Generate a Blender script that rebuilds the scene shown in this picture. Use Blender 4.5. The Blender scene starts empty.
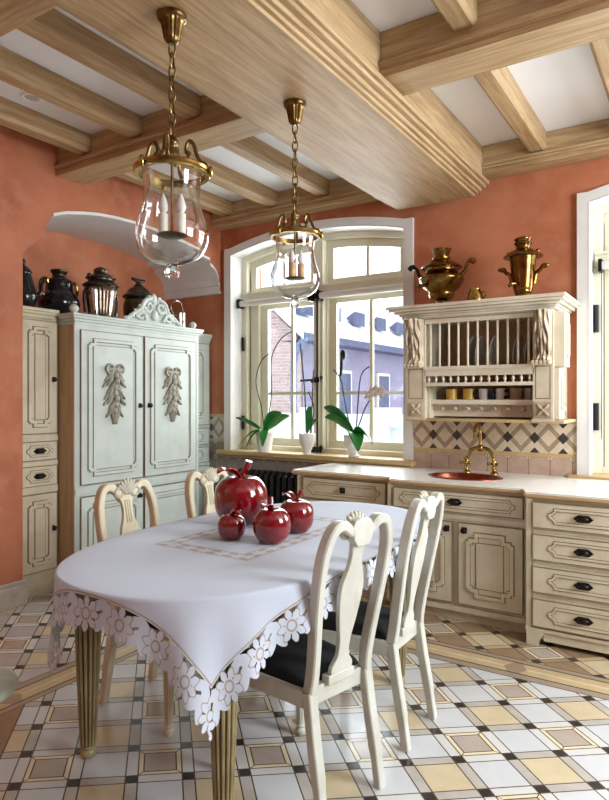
import bpy, bmesh, math, random
from mathutils import Matrix, Vector
random.seed(7)
PI = math.pi
C = bpy.context.scene.collection
sc = bpy.context.scene
WY, LX, CZ = 4.87, -4.18, 3.42        # window wall, left wall, ceiling

# ---------------------------------------------------------------- materials
class X:
    """tiny expression builder over shader math nodes"""
    nt = None
    def __init__(s, v): s.v = v
    @staticmethod
    def op(o, *a):
        n = X.nt.nodes.new('ShaderNodeMath'); n.operation = o
        for i, q in enumerate(a):
            q = q.v if isinstance(q, X) else q
            if isinstance(q, (int, float)): n.inputs[i].default_value = q
            else: X.nt.links.new(q, n.inputs[i])
        return X(n.outputs[0])
    def __add__(s, o): return X.op('ADD', s, o)
    __radd__ = __add__
    def __sub__(s, o): return X.op('SUBTRACT', s, o)
    def __rsub__(s, o): return X.op('SUBTRACT', o, s)
    def __mul__(s, o): return X.op('MULTIPLY', s, o)
    __rmul__ = __mul__
    def __truediv__(s, o): return X.op('DIVIDE', s, o)
    def __lt__(s, o): return X.op('LESS_THAN', s, o)
    def __gt__(s, o): return X.op('GREATER_THAN', s, o)
def fl(a): return X.op('FLOOR', a)
def fr(a): return X.op('FRACT', a)
def ab(a): return X.op('ABSOLUTE', a)
def mn(a, b): return X.op('MINIMUM', a, b)
def mx(a, b): return X.op('MAXIMUM', a, b)
def sn(a): return X.op('SINE', a)
def cs(a): return X.op('COSINE', a)
def at2(a, b): return X.op('ARCTAN2', a, b)
def sq(a): return X.op('SQRT', a)
def md2(a): return fr(a * 0.5) * 2.0     # parity of an integer
def no(a): return 1.0 - a

def lin(r, g, b):
    f = lambda c: (c / 255 / 12.92) if c / 255 <= .04045 else ((c / 255 + .055) / 1.055) ** 2.4
    return (f(r), f(g), f(b), 1)
def mixc(f, a, b):
    n = X.nt.nodes.new('ShaderNodeMix'); n.data_type = 'RGBA'
    for i, q in ((0, f), (6, a), (7, b)):
        q = q.v if isinstance(q, X) else q
        if isinstance(q, (tuple, list, float, int)): n.inputs[i].default_value = q
        else: X.nt.links.new(q, n.inputs[i])
    return n.outputs[2]
def noise(vec, scale, detail=4, rough=.55, out=0, dist=0):
    n = X.nt.nodes.new('ShaderNodeTexNoise'); n.inputs['Scale'].default_value = scale
    n.inputs['Detail'].default_value = detail; n.inputs['Roughness'].default_value = rough
    n.inputs['Distortion'].default_value = dist
    if vec is not None: X.nt.links.new(vec, n.inputs['Vector'])
    return X(n.outputs[out])
def mapping(vec, scale, rot=(0, 0, 0)):
    n = X.nt.nodes.new('ShaderNodeMapping'); n.inputs['Scale'].default_value = scale
    n.inputs['Rotation'].default_value = rot
    X.nt.links.new(vec, n.inputs['Vector']); return n.outputs[0]
def objco(): return X.nt.nodes.new('ShaderNodeTexCoord').outputs['Object']
def posxyz():
    g = X.nt.nodes.new('ShaderNodeNewGeometry'); s = X.nt.nodes.new('ShaderNodeSeparateXYZ')
    X.nt.links.new(g.outputs['Position'], s.inputs[0])
    return X(s.outputs[0]), X(s.outputs[1]), X(s.outputs[2]), g.outputs['Position']
def ramp01(v, a, b):
    n = X.nt.nodes.new('ShaderNodeMapRange'); n.inputs[1].default_value = a; n.inputs[2].default_value = b
    X.nt.links.new(v.v, n.inputs[0]); return X(n.outputs[0])
def new(name):
    m = bpy.data.materials.new(name); m.use_nodes = True; X.nt = m.node_tree
    return m, m.node_tree.nodes['Principled BSDF']
def link(o, i): X.nt.links.new(o.v if isinstance(o, X) else o, i)
def bump(p, h, strength=.3, dist=.01):
    b = X.nt.nodes.new('ShaderNodeBump'); b.inputs['Strength'].default_value = strength
    b.inputs['Distance'].default_value = dist; link(h, b.inputs['Height']); link(b.outputs[0], p.inputs['Normal'])

def simple(name, rgb, rough=.5, metal=0, var=.12, scale=9, var_rgb=None, spec=None, coat=0, bumpy=0):
    m, p = new(name); c = lin(*rgb); v = objco()
    n = noise(v, scale)
    d = lin(*var_rgb) if var_rgb else tuple(q * (1 - var * 2) for q in c[:3]) + (1,)
    link(mixc(ramp01(n, .35, .7), c, d), p.inputs['Base Color'])
    p.inputs['Roughness'].default_value = rough; p.inputs['Metallic'].default_value = metal
    if spec is not None: p.inputs['Specular IOR Level'].default_value = spec
    if coat: p.inputs['Coat Weight'].default_value = coat; p.inputs['Coat Roughness'].default_value = .05
    if bumpy: bump(p, noise(v, scale * 6), bumpy, .004)
    return m

def wood(name, axis, light, dark, rough=.55, scl=1.0):
    m, p = new(name); v = objco()
    s = [38 * scl, 38 * scl, 38 * scl]; s[axis] = 2.2 * scl
    g = noise(mapping(v, s), 1.0, 6, .65, dist=.6)
    s2 = [7 * scl] * 3; s2[axis] = .7 * scl
    g2 = noise(mapping(v, s2), 1.0, 3)
    c1 = mixc(ramp01(g, .36, .66), lin(*light), lin(*dark))
    link(mixc(ramp01(g2, .45, .85) * .35, c1, tuple(q * .55 for q in lin(*dark)[:3]) + (1,)), p.inputs['Base Color'])
    p.inputs['Roughness'].default_value = rough; bump(p, g, .25, .004)
    return m
OAK = dict(light=(198, 170, 128), dark=(158, 126, 86))
M = {}
M['oak_x'] = wood('pale oak along x', 0, **OAK)
M['oak_y'] = wood('pale oak along y', 1, **OAK)
def cream(name, base, glaze, fac=.5):
    m, p = new(name); v = objco()
    n = noise(v, 5, 5, .6); n2 = noise(mapping(v, (60, 60, 6)), 1, 4, .6)
    c = mixc(ramp01(n, .42, .75) * fac, lin(*base), lin(*glaze))
    link(mixc(ramp01(n2, .58, .8) * (fac * .7), c, lin(*glaze)), p.inputs['Base Color'])
    p.inputs['Roughness'].default_value = .42; return m
M['cream'] = cream('antique cream paint', (212, 202, 176), (168, 150, 116))
M['cream_pale'] = cream('pale cream paint', (220, 211, 190), (182, 166, 136), .45)
M['cream_cool_light'] = cream('cream paint tinted by cool light', (200, 208, 201), (170, 172, 156), .4)  # same cream paint, with the cool side light put into its colour
M['carve_grey'] = cream('grey carved fruitwood', (160, 156, 140), (88, 82, 68), .95)
M['glaze'] = simple('brown glaze line', (142, 126, 98), .6)
M['carve'] = cream('carved cream with umber glaze', (206, 190, 162), (120, 100, 76), .85)
M['tan'] = wood('tan wood grain', 2, (196, 168, 130), (170, 140, 102))
M['edge'] = wood('honey wood edge', 0, (206, 178, 130), (172, 138, 90))
M['chair'] = cream('chalk white chair paint', (204, 205, 194), (150, 142, 120), .5)
M['chair_warm_light'] = cream('chair paint tinted by warm light', (216, 206, 178), (184, 158, 114), .45)  # same paint as the white chairs, warm light from the left tinted in
M['counter'] = simple('polished pale stone', (240, 238, 232), .22, var=.04, scale=14)
M['ceil'] = simple('white ceiling paint', (244, 246, 249), .8, var=.01, scale=3)
M['white'] = simple('white plaster trim', (226, 224, 220), .6, var=.03, scale=4)
M['frame'] = simple('ivory window paint', (226, 222, 200), .4, var=.03, scale=4)
M['iron'] = simple('black iron', (34, 32, 32), .4, .6, var=.1)
M['black'] = simple('black cast iron', (30, 31, 34), .35, .2, var=.1)
M['blackknob'] = simple('black bronze', (38, 32, 28), .35, .7, var=.1)
M['cushion'] = simple('black velvet', (22, 26, 30), .85, var=.3, scale=24, bumpy=.4)
M['brass'] = simple('aged brass', (150, 118, 62), .22, 1, scale=14, var_rgb=(92, 66, 34))
M['brass_bright'] = simple('polished brass', (186, 158, 92), .22, 1, scale=12, var_rgb=(130, 102, 54))
M['bronze'] = simple('antique lamp bronze', (136, 112, 70), .35, 1, scale=16, var_rgb=(84, 62, 36))
M['nickel'] = simple('tarnished nickel', (190, 182, 170), .22, 1, scale=14, var_rgb=(120, 108, 96))
M['pewter'] = simple('dark pewter', (120, 112, 98), .38, 1, scale=16, var_rgb=(66, 58, 48))
M['darkmetal'] = simple('blackened copper glaze', (34, 34, 40), .16, .5, scale=12, var=.2, coat=.6)
M['copper'] = simple('hammered copper', (150, 78, 60), .3, 1, scale=30, var_rgb=(104, 46, 34), bumpy=.2)
M['red'] = simple('deep red ceramic', (134, 8, 22), .08, 0, scale=5, var_rgb=(96, 2, 14), coat=1)
M['pot'] = simple('white glazed pot', (232, 230, 226), .25, var=.03)
M['leaf'] = simple('orchid leaf green', (36, 138, 46), .4, scale=7, var_rgb=(16, 92, 34))
M['stem'] = simple('dry orchid stem', (70, 62, 50), .6)
M['flower'] = simple('white orchid petal', (238, 232, 232), .5, var=.02)
M['plate'] = simple('grey white china', (206, 202, 198), .2, var=.05)
M['yellow'] = simple('yellow enamel', (228, 186, 78), .3, var=.05)
M['mugbrown'] = simple('beige stoneware', (176, 150, 124), .5)
M['candle'] = simple('ivory candle sleeve', (236, 230, 214), .45, var=.03)
M['sleeve'] = simple('amber candle sleeve', (196, 152, 104), .4, var=.1)
M['leg'] = simple('olive gold leg paint', (168, 154, 112), .4, scale=10, var_rgb=(132, 114, 74))
M['flute'] = simple('dark olive flute', (92, 82, 52), .55)
M['snow'] = simple('snow', (214, 220, 228), .8, var=.02, scale=1)
M['steelpipe'] = simple('blue grey gutter', (112, 124, 158), .5)
M['stool'] = simple('pale green upholstery', (206, 222, 208), .8, var=.08, scale=20, bumpy=.3)
M['soil'] = simple('dark bark', (58, 50, 40), .9, scale=40)
M['blackwhite'] = None

m, p = new('terracotta plaster'); x, y, z, pv = posxyz()
a = noise(pv, 1.6, 6, .6); b = noise(pv, 7, 5, .6)
c = mixc(ramp01(a, .35, .68), lin(196, 124, 88), lin(164, 92, 60))
link(mixc(ramp01(b, .5, .8) * .5, c, lin(202, 142, 110)), p.inputs['Base Color'])
p.inputs['Roughness'].default_value = .7; bump(p, b, .12, .01); M['plaster'] = m

# floor
m, p = new('inlaid stone floor'); x, y, z, pv = posxyz()
ax, ay, bx_, by_ = .17157, .13817, .15993, -.15599
det = ax * by_ - ay * bx_
xx, yy = x - (-1.03995), y - 2.36853
li = xx * (by_ / det) - yy * (bx_ / det)
lj = yy * (ax / det) - xx * (ay / det)
w, g = .108, .013
du, dv = ab(fr(li + .5) - .5), ab(fr(lj + .5) - .5)
inu, inv = du < w, dv < w
dark = inu * inv
ci, cj = fl(li), fl(lj)
odd = md2(ci + cj)                                    # white cells
rowodd = md2(cj)
cellw, beige, brown = odd, no(odd) * no(rowodd), no(odd) * rowodd
J = fl(lj + .5); rA = J - md2(ci + J)
stripA_white, stripB_white = md2(rA), rowodd
n1 = noise(pv, 9, 6, .65); n2 = noise(pv, 40, 3)
def tint(rgb, amt=.22):
    c = lin(*rgb); return mixc(ramp01(n1, .3, .72), c, tuple(q * (1 - amt) for q in c[:3]) + (1,))
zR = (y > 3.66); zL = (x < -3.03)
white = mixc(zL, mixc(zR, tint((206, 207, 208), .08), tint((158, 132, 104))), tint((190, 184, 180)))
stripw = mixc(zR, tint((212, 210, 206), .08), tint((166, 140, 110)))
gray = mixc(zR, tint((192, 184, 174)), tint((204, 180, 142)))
bei = tint((212, 194, 160), .16); bro = tint((184, 170, 158), .18)
e = mn(du, dv) - w
frame_ = e < .1
browncell = mixc(frame_, bro, tint((230, 214, 180), .08))
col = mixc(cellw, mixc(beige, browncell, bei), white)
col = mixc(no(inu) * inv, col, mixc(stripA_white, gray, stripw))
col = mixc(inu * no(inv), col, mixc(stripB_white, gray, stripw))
col = mixc(dark, col, tint((52, 46, 44), .3))
line = mx(ab(du - w) < g, ab(dv - w) < g)
line = mx(line, brown * no(inu) * no(inv) * mx(ab(e - .1) < g, frame_ * (ab(du - dv) < g)))
col = mixc(line, col, lin(84, 70, 58))
wedge = (li < -7.45) * (x > -2.8)
col = mixc(wedge, col, mixc((li < -7.48), lin(84, 70, 58), tint((150, 124, 98))))
# the two border bands
tL = (x + 3.03) / .23; tR = (y - 3.4) / .26
onL = (x < -2.8) * (x > -3.03) * (y < 3.66); onR = (y > 3.4) * (y < 3.66) * (x > -3.03)
t = mixc(onR, tL.v, tR.v)
sep = X.nt.nodes.new('ShaderNodeSeparateColor'); X.nt.links.new(t, sep.inputs[0]); t = X(sep.outputs[0])
along = mixc(onR, y.v, x.v); sep2 = X.nt.nodes.new('ShaderNodeSeparateColor'); X.nt.links.new(along, sep2.inputs[0]); along = X(sep2.outputs[0])
tri = ab(fr((along) / .9) - .5) * 2.0
zig = (ab(t - .5) < (tri - .86) * 3.2)
band = mixc((t > .25) * (t < .8), tint((168, 150, 132)), tint((206, 180, 136)))
band = mixc((t > .48) * (t < .55), band, tint((214, 202, 180)))
band = mixc(zig, band, tint((168, 146, 122)))
bl = mx(mx(ab(t - .25) < .025, ab(t - .8) < .025), mx(t < .03, t > .97))
band = mixc(bl, band, lin(96, 80, 64))
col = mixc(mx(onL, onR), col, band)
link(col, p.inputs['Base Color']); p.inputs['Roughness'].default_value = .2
link(ramp01(n1, .2, .8) * .15 + .14, p.inputs['Roughness']); bump(p, no(line), .15, .003); M['floor'] = m

# backsplash : diamond band above clipped-corner tiles
def tilemat(name, cols):
    m, p = new(name); x, y, z, pv = posxyz()
    s = .2; n1 = noise(pv, 14, 5); 
    def tint(rgb, amt=.2):
        c = lin(*rgb); return mixc(ramp01(n1, .3, .7), c, tuple(q * (1 - amt) for q in c[:3]) + (1,))
    cx = fr((x + 1.297) / s) ; dx = ab(cx - .5) * 2.0             # 1 at the dark diamonds, 0 midway
    dz = ab((z - 1.2) / .112)
    dd = no(dx) + dz * 1.0                                       # distance from the dark centre
    d0 = dx + dz                                                 # distance from the light centre
    c = mixc(d0 < .95, tint(cols[0]), tint(cols[1]))
    c = mixc(d0 < .62, c, tint(cols[0]))
    c = mixc(mx(ab(d0 - .95) < .035, mx(ab(d0 - .62) < .03, ab(d0 - .8) < .02)), c, tint(cols[3]))
    c = mixc(dd < .4, c, lin(*cols[2]))
    c = mixc((no(dx) < .36 - no(dz)), c, lin(*cols[2]))
    rim = mx(ab(z - 1.322) < .014, ab(z - 1.072) < .016)
    c = mixc(rim, c, tint(cols[5]))
    # lower octagons
    s2 = .155
    ox = ab(fr((x + 1.297) / s2) - .5) * s2; oz = ab(fr((z - .98) / s2 + .5) - .5) * s2
    low = mixc((ox + oz) > .122, tint(cols[4]), tint(cols[6]))
    low = mixc(mx(mx(ox > .0745, oz > .0745), ab(ox + oz - .122) < .003), low, tint(cols[3]))
    link(mixc(z < 1.056, c, low), p.inputs['Base Color'])
    p.inputs['Roughness'].default_value = .35; return m
M['tile'] = tilemat('diamond wall tiles', [(222, 206, 178), (182, 160, 132), (58, 54, 54), (140, 118, 94), (196, 168, 148), (204, 174, 126), (220, 200, 180)])
M['tile_grey'] = tilemat('grey stone wall tiles', [(204, 196, 180), (170, 160, 146), (92, 90, 92), (130, 120, 108), (150, 138, 126), (196, 180, 150), (206, 200, 190)])

def glassmat(name, tint_, ref):
    m, p = new(name); nt = X.nt; nt.nodes.remove(p)
    tr = nt.nodes.new('ShaderNodeBsdfTransparent'); tr.inputs[0].default_value = tint_
    gl = nt.nodes.new('ShaderNodeBsdfGlossy'); gl.inputs['Roughness'].default_value = .02
    fz = nt.nodes.new('ShaderNodeLayerWeight'); fz.inputs[0].default_value = ref; fc = X.op('MULTIPLY', X.op('POWER', X(fz.outputs[1]), 1.6), 1.0) + .05
    mi = nt.nodes.new('ShaderNodeMixShader')
    link(fc, mi.inputs[0]); link(tr.outputs[0], mi.inputs[1]); link(gl.outputs[0], mi.inputs[2])
    link(mi.outputs[0], nt.nodes['Material Output'].inputs[0]); return m
M['pane'] = glassmat('window pane', (.97, .985, .985, 1), .25)
M['lampglass'] = glassmat('clear lamp glass', (.93, .94, .94, 1), .5)
m, p = new('solid crystal'); p.inputs['Base Color'].default_value = (.95, .97, .98, 1)
p.inputs['Roughness'].default_value = .03; p.inputs['Transmission Weight'].default_value = 1; M['crystal'] = m

# cloth with cutwork lace
CA, CB = .72, 1.17
m, p = new('white linen with cutwork'); nt = X.nt
uvn = nt.nodes.new('ShaderNodeUVMap'); uvn.uv_map = 'flat'; sp = nt.nodes.new('ShaderNodeSeparateXYZ'); link(uvn.outputs[0], sp.inputs[0])
u, v = X(sp.outputs[0]), X(sp.outputs[1])
qa, qb = CA - ab(u), CB - ab(v)
side = qa < qb
q = mn(qa, qb)
pp = v * side + u * no(side)
P_ = .165
lp = (fr(pp / P_ + .5) - .5) * P_; lq = q - .06
def flower(lp, lq, R, k):
    r = sq(lp * lp + lq * lq); th = at2(lq, lp)
    pet = (r < (cs(th * k) * .14 + .86) * R)
    gaps = (cs(th * k) < -.86) * (r > R * .45)
    ring = (ab(r - R * .3) < R * .06)
    edge = (ab(r - (cs(th * k) * .14 + .86) * R) < R * .05)
    return pet * no(gaps) , mx(ring, edge)
f1, ring1 = flower(lp, lq, .062, 8.0)
lp2 = (fr(pp / P_) - .5) * P_
def ell(px_, py_, cx, cy, a, b, ang):
    c_, s_ = math.cos(ang), math.sin(ang)
    dx, dy = px_ - cx, py_ - cy
    e1 = (dx * c_ + dy * s_) / a; e2 = (dy * c_ - dx * s_) / b
    return (e1 * e1 + e2 * e2) < 1.0
leaves = mx(mx(ell(lp2, q, -.014, .042, .042, .021, .9), ell(lp2, q, .016, .09, .042, .02, -.6)), mx(ell(lp2, q, .024, .034, .036, .017, -1.0), ell(lp2, q, -.028, .094, .034, .017, .5)))
bars = mx(ab(q - .121) < .004, mx((ab(lq) < .004), (ab(lp2) < .003) * (q > .03)))
solid = mx(mx(q > .124, f1), mx(leaves, bars))
# inner rectangular insert on the table top
ru, rv = ab(u + .05) - .27, ab(v - .02) - .48
rd = mx(ru, rv); ring_in = (rd < 0.0) * (rd > -.1)
rp = v * (ru > rv) + u * no(ru > rv)
lpi = (fr(rp / .09) - .5) * .09; lqi = rd + .05
fi_, ri_ = flower(lpi, lqi, .036, 6.0)
cut = ring_in * no(mx(fi_, mx(ab(lqi) < .006, ab(ab(lqi) - .044) < .005)))
wv = noise(mapping(uvn.outputs[0], (420, 420, 420)), 1, 2)
base = mixc(ramp01(wv, .3, .7), lin(200, 207, 220), lin(188, 196, 210))
base = mixc(cut, base, lin(172, 162, 154))
base = mixc(mx(ring1 * (q < .124), (ab(q - .124) < .003)), base, lin(168, 156, 140))
link(base, p.inputs['Base Color']); p.inputs['Roughness'].default_value = .85
tr = nt.nodes.new('ShaderNodeBsdfTransparent'); mi = nt.nodes.new('ShaderNodeMixShader')
link(solid, mi.inputs[0]); link(tr.outputs[0], mi.inputs[1]); link(p.outputs[0], mi.inputs[2]); link(mi.outputs[0], nt.nodes['Material Output'].inputs[0])
M['cloth'] = m

m, p = new('pink brick'); br = X.nt.nodes.new('ShaderNodeTexBrick'); x, y, z, pv = posxyz()
cb = X.nt.nodes.new('ShaderNodeCombineXYZ'); link(x + y, cb.inputs[0]); link(z, cb.inputs[1]); link(cb.outputs[0], br.inputs['Vector'])
br.inputs['Color1'].default_value = lin(172, 132, 126); br.inputs['Color2'].default_value = lin(184, 160, 156); br.inputs['Mortar'].default_value = lin(196, 188, 184)
br.inputs['Scale'].default_value = 2.2; link(br.outputs[0], p.inputs['Base Color']); M['brick'] = m
M['lilac'] = simple('lilac render', (150, 142, 164), .8, var=.12, scale=1)
M['eave'] = simple('dark blue eave', (78, 86, 118), .7, var=.1)
m, p = new('patterned cup'); x, y, z, pv = posxyz()
chk = mx(ab(fr(x * 55.0 + z * 55.0) - .5) < .14, ab(fr(x * 55.0 - z * 55.0) - .5) < .14)
link(mixc(chk, lin(70, 64, 62), lin(226, 220, 212)), p.inputs['Base Color']); M['lattice'] = m

# ---------------------------------------------------------------- mesh builder
ROOTM = {}
def rootm(o):
    while o is not None and o.parent is not None: o = o.parent
    return ROOTM.get(o.name, Matrix()) if o else Matrix()
class MB:
    def __init__(s, T=None):
        s.v, s.f, s.m, s.T, s.uv = [], [], [], T or Matrix(), None
    def add(s, vs, fs, m=0, L=None):
        b = len(s.v); T = s.T @ L if L is not None else s.T
        s.v += [T @ Vector(q) for q in vs]
        s.f += [[b + i for i in f] for f in fs]; s.m += [m] * len(fs)
        return s
    def box(s, x0, x1, y0, y1, z0, z1, m=0, L=None):
        vs = [(x, y, z) for z in (z0, z1) for y in (y0, y1) for x in (x0, x1)]
        return s.add(vs, [(0, 2, 3, 1), (4, 5, 7, 6), (0, 1, 5, 4), (2, 6, 7, 3), (0, 4, 6, 2), (1, 3, 7, 5)], m, L)
    def prism(s, poly, y0, y1, m=0, L=None):
        """poly of (x,z), counter-clockwise seen from -y, extruded from y0 to y1"""
        n = len(poly); vs = [(x, y0, z) for x, z in poly] + [(x, y1, z) for x, z in poly]
        fs = [tuple(range(n)), tuple(range(2 * n - 1, n - 1, -1))] + [(i, i + n, (i + 1) % n + n, (i + 1) % n) for i in range(n)]
        return s.add(vs, fs, m, L)
    def ringstrip(s, poly, wd, y, h, m=0):
        """raised strip of width wd along a closed (x,z) polygon, standing h proud of y towards -y"""
        ins = inset(poly, wd); n = len(poly)
        vs = [(x, y, z) for x, z in poly] + [(x, y - h, z) for x, z in poly] + [(x, y - h, z) for x, z in ins] + [(x, y, z) for x, z in ins]
        fs = []
        for i in range(n):
            j = (i + 1) % n
            fs += [(i, j, n + j, n + i), (n + i, n + j, 2 * n + j, 2 * n + i), (2 * n + i, 2 * n + j, 3 * n + j, 3 * n + i)]
        return s.add(vs, fs, m)
    def face(s, poly, y, m=0):
        return s.add([(x, y, z) for x, z in poly], [tuple(range(len(poly)))], m)
    def lathe(s, prof, segs=28, m=0, L=None, flute=None, cap=True):
        vs, fs = [], []; n = segs
        for k, (r, z) in enumerate(prof):
            for i in range(n):
                a = 2 * PI * i / n; rr = r
                if flute and flute[2] <= k <= flute[3]: rr = r * (1 - flute[1] * (.5 - .5 * math.cos(flute[0] * a)))
                vs.append((rr * math.cos(a), rr * math.sin(a), z))
        for k in range(len(prof) - 1):
            for i in range(n):
                j = (i + 1) % n
                fs.append((k * n + i, k * n + j, (k + 1) * n + j, (k + 1) * n + i))
        if cap:
            if prof[0][0] > 1e-5: fs.append(tuple(range(n - 1, -1, -1)))
            if prof[-1][0] > 1e-5: fs.append(tuple((len(prof) - 1) * n + i for i in range(n)))
        return s.add(vs, fs, m, L)
    def tube(s, pts, r, segs=8, m=0, closed=False, sx=1, up=None):
        pts = [Vector(p) for p in pts]; n = len(pts); vs, fs = [], []
        prev = None
        for i, p in enumerate(pts):
            if closed: t = pts[(i + 1) % n] - pts[i - 1]
            else: t = pts[min(i + 1, n - 1)] - pts[max(i - 1, 0)]
            if t.length < 1e-9: t = Vector((0, 0, 1))
            t.normalize()
            if up is not None:
                a = Vector(up) - t * t.dot(Vector(up))
            elif prev is None:
                a = t.orthogonal()
            else:
                a = prev - t * t.dot(prev)
            if a.length < 1e-6: a = t.orthogonal()
            a.normalize(); prev = a; b = t.cross(a)
            rr = r[i] if isinstance(r, (list, tuple)) else r
            for k in range(segs):
                an = 2 * PI * k / segs
                vs.append(p + a * (rr * math.cos(an)) * sx + b * (rr * math.sin(an)))
        R = n if closed else n - 1
        for i in range(R):
            for k in range(segs):
                j, k2 = (i + 1) % n, (k + 1) % segs
                fs.append((i * segs + k, i * segs + k2, j * segs + k2, j * segs + k))
        if not closed:
            fs += [tuple(range(segs - 1, -1, -1)), tuple((n - 1) * segs + k for k in range(segs))]
        return s.add(vs, fs, m)
    def sweep(s, pts, ws, ts, up, m=0, ch=.22, m2=None):
        """chamfered rectangular section: width ws along `up`-side axis, ts across"""
        pts = [Vector(p) for p in pts]; n = len(pts); vs, fs, ms = [], [], []
        U = Vector(up)
        for i, p in enumerate(pts):
            t = pts[min(i + 1, n - 1)] - pts[max(i - 1, 0)]; t.normalize()
            a = U - t * t.dot(U); a.normalize(); b = t.cross(a)
            w = (ws[i] if isinstance(ws, (list, tuple)) else ws) / 2; h = (ts[i] if isinstance(ts, (list, tuple)) else ts) / 2
            c = min(w, h) * ch
            for (q, r) in ((w, h - c), (w - c, h), (-w + c, h), (-w, h - c), (-w, -h + c), (-w + c, -h), (w - c, -h), (w, -h + c)):
                vs.append(p + a * q + b * r)
        for i in range(n - 1):
            for k in range(8):
                k2 = (k + 1) % 8
                fs.append((i * 8 + k, i * 8 + k2, i * 8 + 8 + k2, i * 8 + 8 + k))
        fs += [tuple(range(7, -1, -1)), tuple((n - 1) * 8 + k for k in range(8))]
        return s.add(vs, fs, m)
    def ell(s, c, r, m=0, rot=None, segs=12, rings=8):
        L = Matrix.Translation(c)
        if rot is not None: L = L @ rot
        L = L @ Matrix.Diagonal((r[0], r[1], r[2], 1))
        prof = [(math.sin(PI * k / rings), -math.cos(PI * k / rings)) for k in range(rings + 1)]
        prof[0] = (0.0005, -1); prof[-1] = (.0005, 1)
        return s.lathe(prof, segs, m, L)
    def torus(s, R, r, m=0, L=None, a=24, b=8, sx=1.0):
        vs, fs = [], []
        for i in range(a):
            t = 2 * PI * i / a
            for k in range(b):
                q = 2 * PI * k / b
                vs.append(((R + r * math.cos(q)) * math.cos(t) * sx, (R + r * math.cos(q)) * math.sin(t), r * math.sin(q)))
        for i in range(a):
            for k in range(b):
                fs.append((i * b + k, ((i + 1) % a) * b + k, ((i + 1) % a) * b + (k + 1) % b, i * b + (k + 1) % b))
        return s.add(vs, fs, m, L)
    def grid(s, nu, nv, fn, m=0, L=None):
        vs = [fn(i / nu, j / nv) for j in range(nv + 1) for i in range(nu + 1)]
        fs = [(j * (nu + 1) + i, j * (nu + 1) + i + 1, (j + 1) * (nu + 1) + i + 1, (j + 1) * (nu + 1) + i) for j in range(nv) for i in range(nu)]
        return s.add(vs, fs, m, L)
    def build(s, name, mats, parent=None, bevel=0, ang=35, loc=None):
        if not isinstance(mats, (list, tuple)): mats = [mats]
        me = bpy.data.meshes.new(name)
        if parent is not None: inv = rootm(parent).inverted()
        elif loc is not None: inv = Matrix.Translation(loc).inverted()
        else: inv = Matrix()
        me.from_pydata([inv @ v for v in s.v], [], s.f)
        for q in mats: me.materials.append(M[q] if isinstance(q, str) else q)
        me.polygons.foreach_set('material_index', s.m)
        bm = bmesh.new(); bm.from_mesh(me); bmesh.ops.recalc_face_normals(bm, faces=bm.faces); bm.to_mesh(me); bm.free()
        me.polygons.foreach_set('use_smooth', [True] * len(me.polygons)); me.set_sharp_from_angle(angle=math.radians(ang))
        o = bpy.data.objects.new(name, me); C.objects.link(o)
        if parent is not None: o.parent = parent
        elif loc is not None: o.location = loc
        if bevel:
            b = o.modifiers.new('bevel', 'BEVEL'); b.width = bevel; b.segments = 2; b.limit_method = 'ANGLE'; b.angle_limit = math.radians(40)
        return o
def inset(poly, w):
    n = len(poly); out = []
    for i in range(n):
        p0, p1, p2 = Vector(poly[i - 1]), Vector(poly[i]), Vector(poly[(i + 1) % n])
        d1, d2 = (p1 - p0).normalized(), (p2 - p1).normalized()
        n1, n2 = Vector((-d1.y, d1.x)), Vector((-d2.y, d2.x))
        k = 1 + n1.dot(n2); q = (n1 + n2) / max(k, .2)
        out.append(tuple(p1 + q * w))
    return out
def thing(name, label, cat, loc=(0, 0, 0), rz=0, group=None, kind=None):
    o = bpy.data.objects.new(name, None); C.objects.link(o); o.empty_display_size = .1
    o.location = loc; o.rotation_euler = (0, 0, rz)
    ROOTM[o.name] = Matrix.Translation(loc) @ Matrix.Rotation(rz, 4, 'Z')
    if kind: o['kind'] = kind
    if label: o['label'] = label
    if cat: o['category'] = cat
    if group: o['group'] = group
    return o
def tag(o, label, cat, group=None):
    o['label'] = label; o['category'] = cat
    if group: o['group'] = group
    return o
def structure(o, label=None):
    o['kind'] = 'structure'
    if label: o['label'] = label
    return o
def dup(root, loc, rz, label, group=None, sc_=None):
    r = root.copy(); C.objects.link(r); r.location = loc; r.rotation_euler = (0, 0, rz); r['label'] = label
    if sc_: r.scale = (sc_,) * 3
    if group: r['group'] = group
    for ch in list(root.children):
        c = ch.copy(); C.objects.link(c); c.parent = r
        for g in list(ch.children):
            d = g.copy(); C.objects.link(d); d.parent = c
    return r
def smoothpts(pts, n=6):
    """Catmull-Rom through points"""
    P = [Vector(p) for p in pts]; out = []
    for i in range(len(P) - 1):
        a, b, c, d = P[max(i - 1, 0)], P[i], P[i + 1], P[min(i + 2, len(P) - 1)]
        for k in range(n):
            t = k / n
            out.append(.5 * ((2 * b) + (c - a) * t + (2 * a - 5 * b + 4 * c - d) * t * t + (3 * b - a - 3 * c + d) * t ** 3))
    out.append(P[-1]); return out
def smoothprof(prof, n=4): return [(max(p.x, .0005), p.y) for p in smoothpts([(r, z, 0) for r, z in prof], n)]
def T(x, y, z): return Matrix.Translation((x, y, z))
def R(a, ax): return Matrix.Rotation(a, 4, ax)

# ---------------------------------------------------------------- setting
structure(MB().add([(-8, -4, 0), (3, -4, 0), (3, WY + .02, 0), (-8, WY + .02, 0)], [(0, 1, 2, 3)]).build('floor', 'floor'))
structure(MB().box(-8, 3, -4, WY + .4, CZ, CZ + .1).build('ceiling', 'ceil'))

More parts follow.
